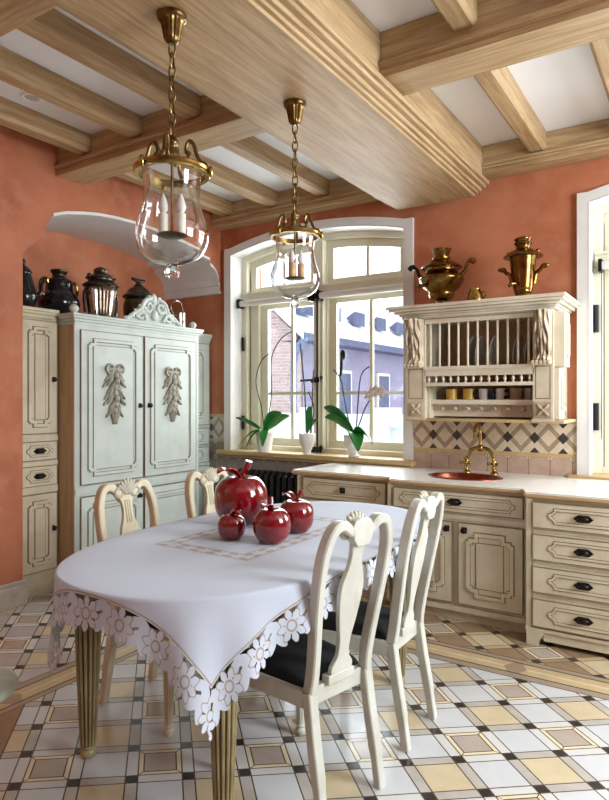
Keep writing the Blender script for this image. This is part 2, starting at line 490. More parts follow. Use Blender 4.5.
def openwall(mb, xs, z0, z1, yf, yb, ops):
    """wall in the xz plane with openings ops = [(xa, xb, zb, topfn)]"""
    xs = sorted(set(round(q, 4) for q in xs))
    for a, b in zip(xs, xs[1:]):
        mid = (a + b) / 2; o = next((q for q in ops if q[0] < mid < q[1]), None)
        if o is None: cols = [((z0, z1), (z0, z1))]
        else:
            cols = [((o[3](a), z1), (o[3](b), z1))]
            if o[2] > z0: cols.append(((z0, o[2]), (z0, o[2])))
        for (l0, l1), (r0, r1) in cols:
            for y in (yf, yb): mb.add([(a, y, l0), (b, y, r0), (b, y, r1), (a, y, l1)], [(0, 1, 2, 3)])
        if o:
            mb.add([(a, yf, o[3](a)), (b, yf, o[3](b)), (b, yb, o[3](b)), (a, yb, o[3](a))], [(0, 1, 2, 3)])
            if o[2] > z0: mb.add([(a, yf, o[2]), (b, yf, o[2]), (b, yb, o[2]), (a, yb, o[2])], [(0, 1, 2, 3)])
    for o in ops:
        for xx, f in ((o[0], o[3](o[0])), (o[1], o[3](o[1]))):
            mb.add([(xx, yf, o[2]), (xx, yb, o[2]), (xx, yb, f), (xx, yf, f)], [(0, 1, 2, 3)])
    return mb
def arc(xc, hw, zs, rise): return lambda x: zs + rise * (1 - ((x - xc) / hw) ** 2)
W1 = (-4.04, -2.143); W1c = sum(W1) / 2; W1h = (W1[1] - W1[0]) / 2
w1top = arc(W1c, W1h, 2.93, .12)
W2 = (-.727, 1.3); w2c = sum(W2) / 2; w2top = arc(w2c, 1.01, 2.9, .12)
lin_ = lambda a, b, n: [a + (b - a) * i / n for i in range(n + 1)]
mb = openwall(MB(), [-5.2, LX] + lin_(*W1, 24) + lin_(*W2, 24) + [2.2, 3], 0, CZ, WY, WY + .5, [(W1[0], W1[1], .95, w1top), (W2[0], W2[1], .93, w2top)])
structure(mb.build('wall_back', 'plaster'))

structure(MB().box(-8, 3, -4.1, -4, 0, CZ).build('wall_front', 'plaster'))
structure(MB().box(3, 3.1, -4, WY, 0, CZ).build('wall_right', 'plaster'))
# left wall with the arched niche (x axis of this builder = world Y)
LT = Matrix(((0, -1, 0, LX), (1, 0, 0, 0), (0, 0, 1, 0), (0, 0, 0, 1)))   # (a,b,c) -> (LX-b, a, c)
NT = [(2.68, 2.54), (2.722, 2.602), (2.778, 2.643), (2.844, 2.717), (2.878, 2.80), (2.929, 2.89), (3.05, 2.935), (3.2, 2.97), (3.36, 2.998), (3.55, 3.015), (3.75, 3.02), (3.95, 3.015), (4.15, 3.0), (4.35, 2.98), (4.50, 2.96),
      (4.60, 2.94), (4.601, 2.90), (4.66, 2.89), (4.70, 2.888), (4.702, 2.835), (4.75, 2.815), (4.80, 2.77), (4.83, 2.72), (4.831, 2.66), (4.845, 2.655), (4.8461, 2.58), (4.869, 2.575)]
def nicheTop(y):
    if y <= NT[0][0]: return NT[0][1]
    for (a, za), (b, zb) in zip(NT, NT[1:]):
        if a <= y <= b: return za + (zb - za) * (y - a) / (b - a)
    return NT[-1][1]
mb = openwall(MB(LT), [-.2, 1.2] + [q[0] for q in NT], 0, CZ, 0, .24, [(2.68, 4.869, 0, nicheTop)])
structure(mb.build('wall_left', 'plaster'))
mb = MB(LT); D = .78
mb.add([(2.4, D, 0), (WY, D, 0), (WY, D, CZ), (2.4, D, CZ)], [(0, 1, 2, 3)])
mb.add([(2.655, .24, 0), (2.655, D, 0), (2.655, D, CZ), (2.655, .24, CZ)], [(0, 1, 2, 3)])
structure(mb.build('wall_niche', 'plaster'))
mb = MB(LT)
for (a, za), (b, zb) in zip(NT[5:], NT[6:]):
    vs = [(a, -.006, za - .012), (b, -.006, zb - .012), (b, D, zb - .012), (a, D, za - .012), (a, -.006, za + .012), (b, -.006, zb + .012), (b, D, zb + .012), (a, D, za + .012)]
    mb.add(vs, [(0, 1, 2, 3), (0, 4, 5, 1), (3, 2, 6, 7)])
structure(mb.build('trim_1', 'white', ang=25), 'white arched soffit and stepped corbel over the wardrobe niche')
mb = MB(LT)
mb.box(-.2, 2.70, -.035, 0, 0, .15); mb.box(-.2, 2.695, -.022, 0, .15, .18); mb.box(2.68, 2.70, 0, .1, 0, .15)
structure(mb.build('baseboard_left', simple('grey marble base', (196, 184, 172), .35, var=.15), bevel=.006))

# ceiling beams
def beam(x0, x1, y0, y1, z0, along, lip=.02):
    mb = MB(); h = .05
    if along == 'x':
        mb.box(x0, x1, y0 + .015, y1 - .015, z0 + .05, CZ); mb.box(x0, x1, y0, y1, z0, z0 + .035); mb.box(x0, x1, y0 + .006, y1 - .006, z0 + .035, z0 + .06)
        mb.box(x0, x1, y0 - .014, y1 + .014, z0 + .055, z0 + .08)
    else:
        mb.box(x0 + .05, x1 - .05, y0, y1, z0 + .06, CZ); mb.box(x0 + .11, x1 - .11, y0, y1, z0, z0 + .03)
        for q, zz in ((.085, .015), (.06, .03), (.025, .05), (0, .068)): mb.box(x0 + q, x1 - q, y0, y1, z0 + zz, z0 + zz + .03)
    return mb
structure(beam(-2.27, -1.40, -1.5, 4.74, 3.05, 'y').build('ceiling_beam', 'oak_y', bevel=.006), 'broad boxed oak beam carrying the two lanterns')
for (x0, x1, y0, y1, z0, lb) in ((LX, -2.22, 2.95, 3.2, 3.19, 'oak cross beam between left wall and the broad beam'), (-1.45, 3, 2.95, 3.2, 3.17, 'oak cross beam on the right of the broad beam'),
                             (LX, -2.22, 1.42, 1.68, 3.19, 'oak cross beam at top left corner of the picture'), (-1.45, 3, 1.42, 1.68, 3.19, 'oak cross beam above the near right, outside the picture'),
                             (LX, -2.22, 4.71, WY - .001, 3.2, 'oak beam along the window wall above the arched window'), (-1.45, 3, 4.71, WY - .001, 3.2, 'oak beam along the window wall above the samovars')):
    structure(beam(x0, x1, y0, y1, z0, 'x').build('ceiling_beam', 'oak_x', bevel=.005), lb)
def joist(x, y0, y1, wd=.13):
    mb = MB(); z0 = 3.29
    poly = [(x - wd / 2, CZ), (x - wd / 2, z0 + .02), (x - wd / 2 + .02, z0), (x + wd / 2 - .02, z0), (x + wd / 2, z0 + .02), (x + wd / 2, CZ)]
    mb.prism(poly, y0, y1)
    structure(mb.build('ceiling_joist', 'oak_y'))
for x in (-3.85, -3.31, -2.78): joist(x, 1.66, 2.97)
for x in (-3.98, -3.43, -2.87): joist(x, 3.18, 4.73)
for x in (-1.05, -.45, .15): joist(x, 3.18, 4.73)
for x in (-1.0, -.4): joist(x, 1.66, 2.97)
mb = MB(T(-3.63, 2.39, CZ)); mb.torus(.055, .012, 0, a=28); mb.lathe([(.001, -.004), (.045, -.004), (.05, 0)], 28, 1)
tag(mb.build('ceiling_vent', ['ceil', 'plate'], loc=None), 'small round white ceiling vent between oak joists', 'vent')

# ---- windows
def archband(mb, x0, x1, zb, topfn, wd, yf, yb, m=0, n=20, sill=True):
    """frame of width wd following an opening with arched top"""
    mb.box(x0, x0 + wd, yf + .003, yb - .003, zb, topfn(x0) - .004, m); mb.box(x1 - wd, x1, yf + .003, yb - .003, zb, topfn(x1) - .004, m)
    if sill: mb.box(x0 + wd - .002, x1 - wd + .002, yf + .001, yb - .001, zb, zb + wd, m)
    xs = lin_(x0, x1, n)
    for a, b in zip(xs, xs[1:]):
        ta, tb = topfn(a), topfn(b)
        vs = [(a, yf, ta - wd), (b, yf, tb - wd), (b, yf, tb), (a, yf, ta), (a, yb, ta - wd), (b, yb, tb - wd), (b, yb, tb), (a, yb, ta)]
        mb.add(vs, [(0, 1, 2, 3), (7, 6, 5, 4), (0, 4, 5, 1), (3, 2, 6, 7)], m)
def casing(mb, x0, x1, zb, topfn, wd, y):
    o = lambda x: topfn(min(max(x, x0), x1)) + wd
    mb.box(x0 - wd, x0, y - .03, y, zb, o(x0)); mb.box(x1, x1 + wd, y - .03, y, zb, o(x1))
    xs = lin_(x0, x1, 22)
    for a, b in zip(xs, xs[1:]):
        vs = [(a, y - .03, topfn(a)), (b, y - .03, topfn(b)), (b, y - .03, o(b)), (a, y - .03, o(a)), (a, y, topfn(a)), (b, y, topfn(b)), (b, y, o(b)), (a, y, o(a))]
        mb.add(vs, [(0, 1, 2, 3), (0, 4, 5, 1), (3, 2, 6, 7)])
    # reveal lining
    mb.box(x0 - .002, x0 + .012, y - .03, y + .2, zb, topfn(x0)); mb.box(x1 - .012, x1 + .002, y - .03, y + .2, zb, topfn(x1))
    for a, b in zip(xs, xs[1:]):
        mb.add([(a, y - .03, topfn(a) - .006), (b, y - .03, topfn(b) - .006), (b, y + .2, topfn(b) - .006), (a, y + .2, topfn(a) - .006)], [(0, 1, 2, 3)])
def window(n, x0, x1, zsill, topfn, mid, label, muntins):
    w = thing('window_%d' % n, label, None, ((x0 + x1) / 2, WY, zsill), kind='structure')
    mb = MB(); casing(mb, x0, x1, zsill, topfn, .073, WY); mb.build('casing', 'white', w)
    yo = WY + .15
    mb = MB(); archband(mb, x0 + .012, x1 - .012, zsill, topfn, .06, yo, yo + .09)
    mb.box(mid - .05, mid + .05, yo - .01, yo + .09, zsill, topfn(mid) - .03)           # centre post
    mb.box(mid - .018, mid + .018, yo - .03, yo - .01, zsill, 2.47)
    mb.box(x0 + .02, x1 - .02, yo - .012, yo + .09, 2.46, 2.55)                          # transom
    mb.box(x0 + .02, x1 - .02, yo - .025, yo, 2.545, 2.57)
    for a, b in ((x0 + .06, mid - .05), (mid + .05, x1 - .06)):                          # jamb lining to the outer sashes
        mb.box(a, a + .012, yo + .05, yo + .2, zsill, 2.8); mb.box(b - .012, b, yo + .05, yo + .2, zsill, 2.8)
    mb.build('window_frame', 'frame', w, bevel=.004)
    for i, (a, b) in enumerate(((x0 + .075, mid - .052), (mid + .052, x1 - .075))):
        # lower casement
        mb = MB(); ya, yb = yo + .1, yo + .15; t = .085
        ll, lr = (a + .11 if i == 0 else a), b
        if i == 0: mb.box(a, a + .108, yo + .06, yb, zsill + .04, 2.455)
        mb.box(ll, ll + t, ya, yb, zsill + .06, 2.46); mb.box(lr - t * .6, lr, ya, yb, zsill + .06, 2.46)
        mb.box(ll + .002, lr - .002, ya - .003, yb - .003, zsill + .05, zsill + .05 + t); mb.box(ll + .002, lr - .002, ya - .003, yb - .003, 2.40, 2.475)
        cs_ = mb.build('casement', 'frame', w, bevel=.004)
        mx_ = ll + t + (lr - t * .6 - ll - t) * muntins
        mb = MB(); mb.box(mx_ - .016, mx_ + .016, ya + .01, yb - .01, zsill + .1, 2.42); mb.box(ll + t, lr - .05, ya + .013, yb - .013, 1.532, 1.562); mb.build('muntin', 'frame', cs_)
        mb = MB(); mb.box(ll + t - .01, lr - t * .6 + .01, ya + .02, ya + .026, zsill + .1, 2.42); mb.build('pane', 'pane', cs_)
        # upper light with arched head
        mb = MB(); f2 = lambda x: topfn(x) - .06
        archband(mb, a, b, 2.55, f2, .075, yo + .06, yo + .12, n=12)
        up = mb.build('fanlight', 'frame', w, bevel=.003)
        mm = a + (b - a) * .52
        mb = MB(); mb.box(mm - .014, mm + .014, yo + .07, yo + .11, 2.6, f2(mm) - .05); mb.build('muntin', 'frame', up)
        mb = MB(); openw = lin_(a + .06, b - .06, 8)
        for q, r in zip(openw, openw[1:]): mb.add([(q, yo + .09, 2.6), (r, yo + .09, 2.6), (r, yo + .09, f2(r) - .06), (q, yo + .09, f2(q) - .06)], [(0, 1, 2, 3)])
        mb.build('pane', 'pane', up)
    mb = MB(); mb.box(x0 - .13, x1 + .1, WY - .1, WY + .17, zsill - .03, zsill + .015); mb.box(x0 - .11, x1 + .08, WY - .075, WY, zsill - .055, zsill - .03)
    mb.build('window_sill', 'edge', w, bevel=.01)
    return w
w1 = window(1, W1[0], W1[1], .965, w1top, -3.10, 'arched double casement window with orchids on its sill', .52)
w2 = window(2, W2[0], W2[1], .93, w2top, .29, 'tall casement window at right edge of the picture', .5)
def hardware(w, xm, zb, blinds=True):
    yo = WY + .12
    mb = MB(); mb.tube([(xm + .03, yo - .012, zb + .02), (xm + .03, yo - .012, 2.55)], .009, 8)
    for z in (zb + .05, 1.0 + .45 + .22, 2.46): mb.box(xm - .012, xm + .07, yo - .03, yo + .0, z - .025, z + .025); mb.ell((xm + .075, yo - .02, z + .02), (.02, .02, .02)); mb.ell((xm - .02, yo - .02, z - .012), (.018, .018, .018))
    mb.tube([(xm + .03, yo - .03, 1.67), (xm - .02, yo - .05, 1.67), (xm - .13, yo - .05, 1.665)], .012, 8)
    mb.build('espagnolette_bolt', 'iron', w)
hardware(w1, -3.12, .965)
mb = MB(); mb.tube([(-2.86, WY + .215, 1.9), (-2.86, WY + .17, 1.9), (-2.86, WY + .165, 1.78), (-2.87, WY + .165, 1.7)], .014, 8); mb.ell((-2.86, WY + .19, 1.9), (.028, .02, .05)); mb.build('casement_handle', 'iron', w1)
for x, zs in ((-4.0, (1.18, 1.42 + .0, 2.05)),):
    for z in (1.25, 2.05):
        mb = MB(); mb.tube([(x + .0, WY + .135, z - .07), (x, WY + .135, z + .07)], .014, 8); mb.build('hinge', 'iron', w1)
for z in (2.08, 1.36):
    mb = MB(); mb.tube([(W2[0] + .03, WY + .135, z - .1), (W2[0] + .03, WY + .135, z + .1)], .02, 8); mb.build('hinge', 'iron', w2)
for a, b, lb in ((-4.0, -3.15, 'rolled up white roller blind above left casement of arched window'), (-3.05, -2.15, 'rolled up white roller blind above right casement of arched window'), (-.66, .2, 'rolled up white roller blind at right edge window')):
    t = thing('roller_blind', lb, 'blind', ((a + b) / 2, WY + .08, 2.4), group='roller blinds' if 0 else None)
    MB().tube([(a, WY + .085, 2.455), (b, WY + .085, 2.455)], .031, 14).build('roll', 'white', t)
    for x in (a, b): MB().box(x - .012, x + .012, WY + .05, WY + .135, 2.41, 2.5).build('bracket', 'iron', t)
    MB().tube([(a + .01, WY + .07, 2.42), (a + .01, WY + .07, 1.2)], .003, 6).build('cord', 'iron' if a > -1 else 'white', t)

# tiles on the window wall
structure(MB().box(-2.07, -.8, WY - .012, WY - .0005, .86, 1.336).build('trim_2', 'tile'), 'diamond tile backsplash under the plate rack')
mb = MB(); mb.box(LX - .18, -4.113, WY - .012, WY - .0005, 0, 1.336); mb.box(-4.113, -2.0, WY - .012, WY - .0005, 0, .92)
structure(mb.build('trim_3', 'tile_grey'), 'grey tiled dado below the arched window')

# ---------------------------------------------------------------- cabinet pieces
def notched(x0, x1, z0, z1, n):
    return [(x0 + n, z0), (x1 - n, z0), (x1 - n, z0 + n * .7), (x1 - n * .3, z0 + n * .7), (x1 - n * .3, z0 + n), (x1, z0 + n * 1.0), (x1, z1 - n), (x1 - n * .3, z1 - n), (x1 - n * .3, z1 - n * .7), (x1 - n, z1 - n * .7), (x1 - n, z1),
            (x0 + n, z1), (x0 + n, z1 - n * .7), (x0 + n * .3, z1 - n * .7), (x0 + n * .3, z1 - n), (x0, z1 - n), (x0, z0 + n), (x0 + n * .3, z0 + n), (x0 + n * .3, z0 + n * .7), (x0 + n, z0 + n * .7)]
def rect(x0, x1, z0, z1): return [(x0, z0), (x1, z0), (x1, z1), (x0, z1)]
def rounded(x0, x1, z0, z1, n):
    pts = []
    for (cx, cz, a0) in ((x1, z0, PI), (x1, z1, 1.5 * PI), (x0, z1, 0), (x0, z0, .5 * PI)):
        arcp = [(cx + n * math.cos(a0 - PI / 2 * k / 4), cz + n * math.sin(a0 - PI / 2 * k / 4)) for k in range(5)]
        pts += arcp
    # concave corner arcs, counter-clockwise overall
    return pts
def door(T_, parent, x0, x1, z0, z1, y, knob=None, name='door', pm=.055, n=.05, inner=.06, mat='cream', knobmat='blackknob'):
    mb = MB(T_); mb.box(x0, x1, y - .02, y, z0, z1)
    P0 = notched(x0 + pm, x1 - pm, z0 + pm, z1 - pm, n)
    mb.ringstrip(rect(x0 - .004, x1 + .004, z0 - .004, z1 + .004), .006, y, .0215, 1)
    mb.ringstrip(inset(P0, -.006), .006, y - .02, .002, 1)
    mb.ringstrip(P0, .022, y - .02, .012, 0)
    mb.ringstrip(inset(P0, .022), .005, y - .02, .004, 1)
    if inner and (x1 - x0) > 2 * (pm + inner) + .03:
        P1 = rect(x0 + pm + inner, x1 - pm - inner, z0 + pm + inner, z1 - pm - inner)
        mb.ringstrip(P1, .006, y - .02, .003, 1)
        mb.prism(inset(P1, .006), y - .026, y - .019)
    d = mb.build(name, [mat, 'glaze'], parent, bevel=0)
    if knob:
        kx, kz = knob
        mb = MB(T_); mb.box(kx - .017, kx + .017, y - .024, y - .02, kz - .02, kz + .02)
        mb.lathe(smoothprof([(.006, 0), (.007, .012), (.018, .02), (.017, .03), (.004, .036)]), 14, 0, T(kx, y - .022, kz) @ R(PI / 2, 'X')); mb.build('knob', knobmat, d)
    return d
def drawer(T_, parent, x0, x1, z0, z1, y, pull='cup', mat='cream', pmx=.07):
    mb = MB(T_); mb.box(x0, x1, y - .02, y, z0, z1); h = z1 - z0
    mb.ringstrip(rect(x0 - .004, x1 + .004, z0 - .004, z1 + .004), .006, y, .0215, 1)
    m_ = h * .2; q = min(.045, h * .22)
    P0 = rounded(x0 + pmx, x1 - pmx, z0 + m_, z1 - m_, q)
    mb.ringstrip(inset(P0, -.005), .005, y - .02, .002, 1); mb.ringstrip(P0, .012, y - .02, .006, 0); mb.ringstrip(inset(P0, .012), .004, y - .02, .002, 1)
    d = mb.build('drawer', [mat, 'glaze'], parent)
    cx, cz = (x0 + x1) / 2, (z0 + z1) / 2
    mb = MB(T_)
    if pull == 'cup':
        w = min(.055, (x1 - x0) * .2)
        mb.prism([(cx - w, cz), (cx - w * .55, cz - .02), (cx + w * .55, cz - .02), (cx + w, cz), (cx + w * .5, cz + .022), (cx - w * .5, cz + .022)], y - .026, y - .02)
        mb.ell((cx, y - .03, cz + .002), (w * .62, .022, .018))
        mb.build('cup_pull', 'blackknob', d)
    else:
        mb.box(cx - .022, cx + .022, y - .026, y - .02, cz - .022, cz + .022); mb.ell((cx, y - .035, cz), (.018, .015, .018)); mb.build('knob', 'blackknob', d)
    return d

# ---- wardrobe wall (frame: x = world Y, -y = towards the room)
def LF(xfront): return Matrix(((0, -1, 0, xfront), (1, 0, 0, 0), (0, 0, 1, 0), (0, 0, 0, 1)))
FX = -4.05; F = LF(FX)
a0, a1 = 3.02, 4.39
wd = thing('wardrobe', 'large cream two-door wardrobe with carved leaf drops, standing in the niche', 'wardrobe', (FX, 3.705, 0), PI / 2)
a0, a1 = 3.02, 4.39
mb = MB(F); mb.box(a0 + .02, a1 - .02, .02, .84, .1, 2.06); mb.box(a0, a1, 0, .84, .0, .1)
mb.box(a0, a0 + .05, -.004, .04, .1, 2.06); mb.box(a1 - .05, a1, -.004, .04, .1, 2.06); mb.box(a0 + .002, a1 - .002, -.002, .04, 2.02, 2.07)
mb.box(a0 + .001, a1 - .001, -.014, .04, .76, .80); mb.box(a0 + .003, a1 - .003, -.007, .04, .74, .82)
mb.build('body', 'cream_cool_light', wd)
mb = MB(F); mb.box(a0 - .004, a0 + .02, .0, .84, .0, 2.06); mb.build('side_panel', 'tan', wd)['label'] = 'tan grained side panel'  # this side gets the tan grain, not the front colour
mb = MB(F)
for q, z0_, z1_ in ((.0, 2.06, 2.085), (.012, 2.085, 2.105), (.028, 2.105, 2.125), (.036, 2.125, 2.145)): mb.box(a0 - q, a1 + q, -q - .006, .15, z0_, z1_); mb.box(a0, a1, .15, .84, z0_, z1_)
mb.build('cornice', 'cream_cool_light', wd, bevel=.003)
mid = 3.70
for i, (p0, p1) in enumerate(((a0 + .05, mid - .012), (mid + .012, a1 - .05))):
    d = door(F, wd, p0, p1, .83, 2.02, 0, knob=((p1 - .045) if i == 0 else (p0 + .045), 1.435), n=.05, pm=.06, inner=.045, mat='cream_cool_light')
    # carved drop of leaves and fruit
    cx = (p0 + p1) / 2; mb = MB(F); rnd = random.Random(3)
    y = -.03
    mb.ell((cx, y - .004, 1.725), (.10, .018, .022)); mb.torus(.035, .011, 0, F.inverted() @ F @ T(cx - .05, y - .01, 1.73) @ R(PI / 2, 'X')); mb.torus(.035, .011, 0, T(cx + .05, y - .01, 1.73) @ R(PI / 2, 'X'))
    for k in range(7):
        z = 1.69 - k * .048; wv = .066 + .02 * math.sin(k * 2.2)
        if k > 4: wv *= .72
        for s in (-1, 1):
            mb.ell((cx + s * wv * .62, y - .008, z), (.019, .02, .06), 0, R(-s * (.5 + .25 * rnd.random()), 'Y'), 10, 6)
            mb.ell((cx + s * wv * 1.05, y - .002, z - .03), (.014, .014, .046), 0, R(-s * .8, 'Y'), 8, 6)
        mb.ell((cx + .012 * math.sin(k * 1.9), y - .016, z - .01), (.026, .022, .032), 0, None, 10, 6)
    for k in range(6):
        z = 1.385 - k * .017; r = .038 * (1 - k / 7)
        for q in range(5):
            mb.ell((cx + r * math.cos(q * PI / 4 + .4), y - .004 - r * .5 * math.sin(q * PI / 4 + .4), z), (.014, .014, .014), 0, None, 8, 6)
    mb.build('carved_ornament', 'carve_grey', d)['label'] = 'carved grey-brown drop of leaves and fruit'
for i, (p0, p1) in enumerate(((a0 + .05, mid - .012), (mid + .012, a1 - .05))):
    door(F, wd, p0, p1, .13, .73, 0, knob=((p1 - .045) if i == 0 else (p0 + .045), .68), n=.05, pm=.06, inner=.045, mat='cream_cool_light')
mb = MB(F); cy_ = 3.85
base = [(3.52, 2.145), (4.17, 2.145), (4.15, 2.165), (4.08, 2.18), (4.03, 2.22), (3.98, 2.25), (3.95, 2.31), (3.90, 2.35), (3.85, 2.40), (3.79, 2.39), (3.75, 2.33), (3.70, 2.29), (3.66, 2.24), (3.60, 2.19), (3.54, 2.17)]
mb.prism(base, .02, .05)
def scroll(cx, cz, r0, turns, sgn, a0=0, y=.015):
    pts = []
    for k in range(22):
        t = k / 21; a = a0 + sgn * turns * 2 * PI * t; r = r0 * (1 - .8 * t); pts.append((cx + r * math.cos(a), y - .01 * t, cz + r * math.sin(a)))
    return pts
for s in (-1, 1):
    c = lambda dx: cy_ + s * dx
    mb.tube(scroll(c(.07), 2.29, .065, 1.3, -s, PI / 2), [.017] * 10 + [.013] * 12, 8)
    mb.tube(scroll(c(.17), 2.215, .055, 1.3, s, PI / 2 if 1 else 0), .014, 8)
    mb.tube(smoothpts([(c(.03), .01, 2.37), (c(.12), .005, 2.33), (c(.16), .01, 2.26), (c(.24), .01, 2.21), (c(.30), .015, 2.165)]), .016, 8)
    mb.tube(smoothpts([(c(.10), .012, 2.17), (c(.14), .0, 2.23), (c(.22), .01, 2.19)]), .016, 8)
    for k in range(5): mb.ell((c(.05 + .05 * k), .012, 2.36 - .042 * k), (.016, .012, .034), 0, R(s * (.7 + .15 * k), 'Y'), 8, 6)
    mb.ell((c(.31), .015, 2.165), (.03, .02, .02))
mb.ell((cy_ - .01, .01, 2.36), (.03, .02, .05)); mb.ell((cy_, .01, 2.22), (.035, .02, .05))
mb.build('crest', 'carve_grey' if 0 else 'cream_cool_light', wd)
for yy in (a0 + .035, a1 - .02):
    MB(F @ T(yy, .05, 2.145)).lathe(smoothprof([(.03, 0), (.02, .012), (.035, .035), (.03, .06), (.008, .075)]), 18).build('finial', 'cream_cool_light', wd)

FB = LF(-4.25)
lc = thing('cabinet', 'narrow cream cabinet with two drawers between pink wall and wardrobe', 'cabinet', (-4.25, 2.86, 0), PI / 2)
b0, b1 = 2.685, 3.01
mb = MB(FB); mb.box(b0, b1, .0, .6, .1, 2.13); mb.box(b0, b1, -.012, .1, .06, .11); mb.box(b0, b1, .02, .6, 0, .06); mb.box(b0 + .001, b1 + .001, -.014, .1, .78, .83); mb.box(b0 + .001, b1 + .001, -.014, .05, .985, 1.02); mb.box(b0 + .001, b1 + .001, -.014, .05, 1.17, 1.215); mb.build('body', 'cream', lc)
mb = MB(FB)
for q, z0_, z1_ in ((.008, 2.10, 2.13), (.02, 2.13, 2.15), (.03, 2.15, 2.175)): mb.box(b0, b1, -q - .006, .6, z0_, z1_)
mb.build('cornice', 'cream', lc, bevel=.003)
door(FB, lc, b0 + .02, b1 - .012, 1.23, 2.08, 0, knob=(b1 - .05, 1.64), n=.04, pm=.05, inner=.05, mat='cream')
drawer(FB, lc, b0 + .02, b1 - .012, 1.03, 1.165, 0, pmx=.04); drawer(FB, lc, b0 + .02, b1 - .012, .835, .98, 0, pmx=.04)
door(FB, lc, b0 + .02, b1 - .012, .19, .77, 0, knob=(b1 - .05, .50), n=.04, pm=.05, inner=.05, mat='cream')
FR = LF(-4.32)
rc = thing('cabinet', 'slim cream side cabinet between wardrobe and window wall', 'cabinet', (-4.32, 4.63, 0), PI / 2)
c0, c1 = 4.40, 4.855
mb = MB(FR); mb.box(c0, c1, 0, .55, .06, 2.1); mb.box(c0, c1, .02, .5, 0, .06); mb.build('body', 'cream_cool_light', rc)
mb = MB(FR)
for q, z0_, z1_ in ((.008, 2.08, 2.10), (.022, 2.10, 2.12), (.034, 2.12, 2.15)): mb.box(c0, c1, -q - .006, .55, z0_, z1_)
mb.build('cornice', 'cream_cool_light', rc, bevel=.003)
door(FR, rc, c0 + .03, c1 - .03, 1.23, 2.05, 0, n=.03, pm=.07, inner=.05, mat='cream_cool_light', knob=None)
drawer(FR, rc, c0 + .03, c1 - .03, 1.03, 1.19, 0, pull='knob', mat='cream_cool_light'); drawer(FR, rc, c0 + .03, c1 - .03, .85, 1.0, 0, pull='knob', mat='cream_cool_light')
door(FR, rc, c0 + .03, c1 - .03, .12, .81, 0, n=.03, pm=.07, inner=.05, mat='cream_cool_light')

# ---- base cabinets along the window wall
I = Matrix()
def basebody(t, x0, x1, yf, endleft=False):
    mb = MB(); mb.box(x0, x1, yf, yf + .06, .1, .885); mb.box(x0, x1, yf + .06, WY - .014, .1, .74); mb.box(x0, x0 + .02, yf + .06, WY - .014, .74, .885); mb.box(x1 - .02, x1, yf + .06, WY - .014, .74, .885); mb.box(x0 + .01, x1 - .01, yf + .03, WY - .05, 0, .1)
    mb.box(x0 - .004, x1 + .004, yf - .012, yf + .02, .07, .105)
    for x in (x0 + .0, x1 - .028): mb.box(x, x + .028, yf - .014, yf, .1, .885)
    return mb
YA, YB_, YC = 4.16, 4.06, 3.94
t1 = thing('base_cabinet', 'cream base cabinet under the arched window, left end of the counter', 'cabinet', (-2.34, YA, 0))
mb = basebody(t1, -2.76, -1.925, YA); mb.box(-2.74, -1.94, YA - .012, YA, .655, .70); mb.build('body', 'cream', t1)
drawer(I, t1, -2.70, -1.985, .715, .87, YA - .001, pull='knob', pmx=.05)
door(I, t1, -2.70, -2.35, .13, .645, YA - .001, knob=(-2.39, .58)); door(I, t1, -2.335, -1.985, .13, .645, YA - .001, knob=(-2.29, .58))
t2 = thing('base_cabinet', 'cream sink base cabinet with one wide drawer over two doors', 'cabinet', (-1.42, YB_, 0))
mb = basebody(t2, -1.92, -.94, YB_); mb.box(-1.9, -.95, YB_ - .012, YB_, .685, .715); mb.box(-1.9, -.95, YB_ - .006, YB_, .67, .73); mb.build('body', 'cream', t2)
drawer(I, t2, -1.87, -.985, .735, .865, YB_ - .001, pmx=.05)
door(I, t2, -1.87, -1.445, .13, .665, YB_ - .001, knob=(-1.48, .62), n=.055); door(I, t2, -1.40, -.985, .13, .665, YB_ - .001, knob=(-1.36, .62), n=.055)
t3 = thing('base_cabinet', 'cream base cabinet with four stacked drawers at right end of the counter', 'cabinet', (-.61, YC, 0))
mb = MB(); x0, x1 = -.935, -.29
mb.box(x0, x1, YC, WY - .014, .1, .885); mb.box(x0 + .05, x1 - .05, YC + .02, WY - .05, .03, .1)
for z in (.685, .49, .295): mb.box(x0 + .04, x1, YC - .008, YC, z, z + .018); mb.box(x0 + .04, x1, YC - .014, YC, z - .012, z - .002); mb.box(x0 + .04, x1, YC - .012, YC, z + .02, z + .028)
mb.box(x0 - .006, x1 + .006, YC - .016, YC + .03, .085, .105)
for x in (x0, x1 - .03): mb.box(x, x + .03, YC - .014, YC, .1, .885)
mb.build('body', 'cream', t3)
for x in (x0, x1 - .09):
    mb = MB(); mb.prism([(x, 0), (x + .07, 0), (x + .075, .03), (x + .1, .07), (x + .1, .09), (x, .09)], YC - .014, YC + .1); mb.build('foot', 'cream', t3)
mb = MB(); mb.box(x0 + .1, x1 - .1, YC - .004, YC + .02, .03, .09); mb.build('plinth', 'cream', t3)
for z0_, z1_ in ((.715, .865), (.52, .67), (.325, .475), (.118, .28)): drawer(I, t3, x0 + .04, x1 - .04, z0_, z1_, YC - .001, pmx=.09)

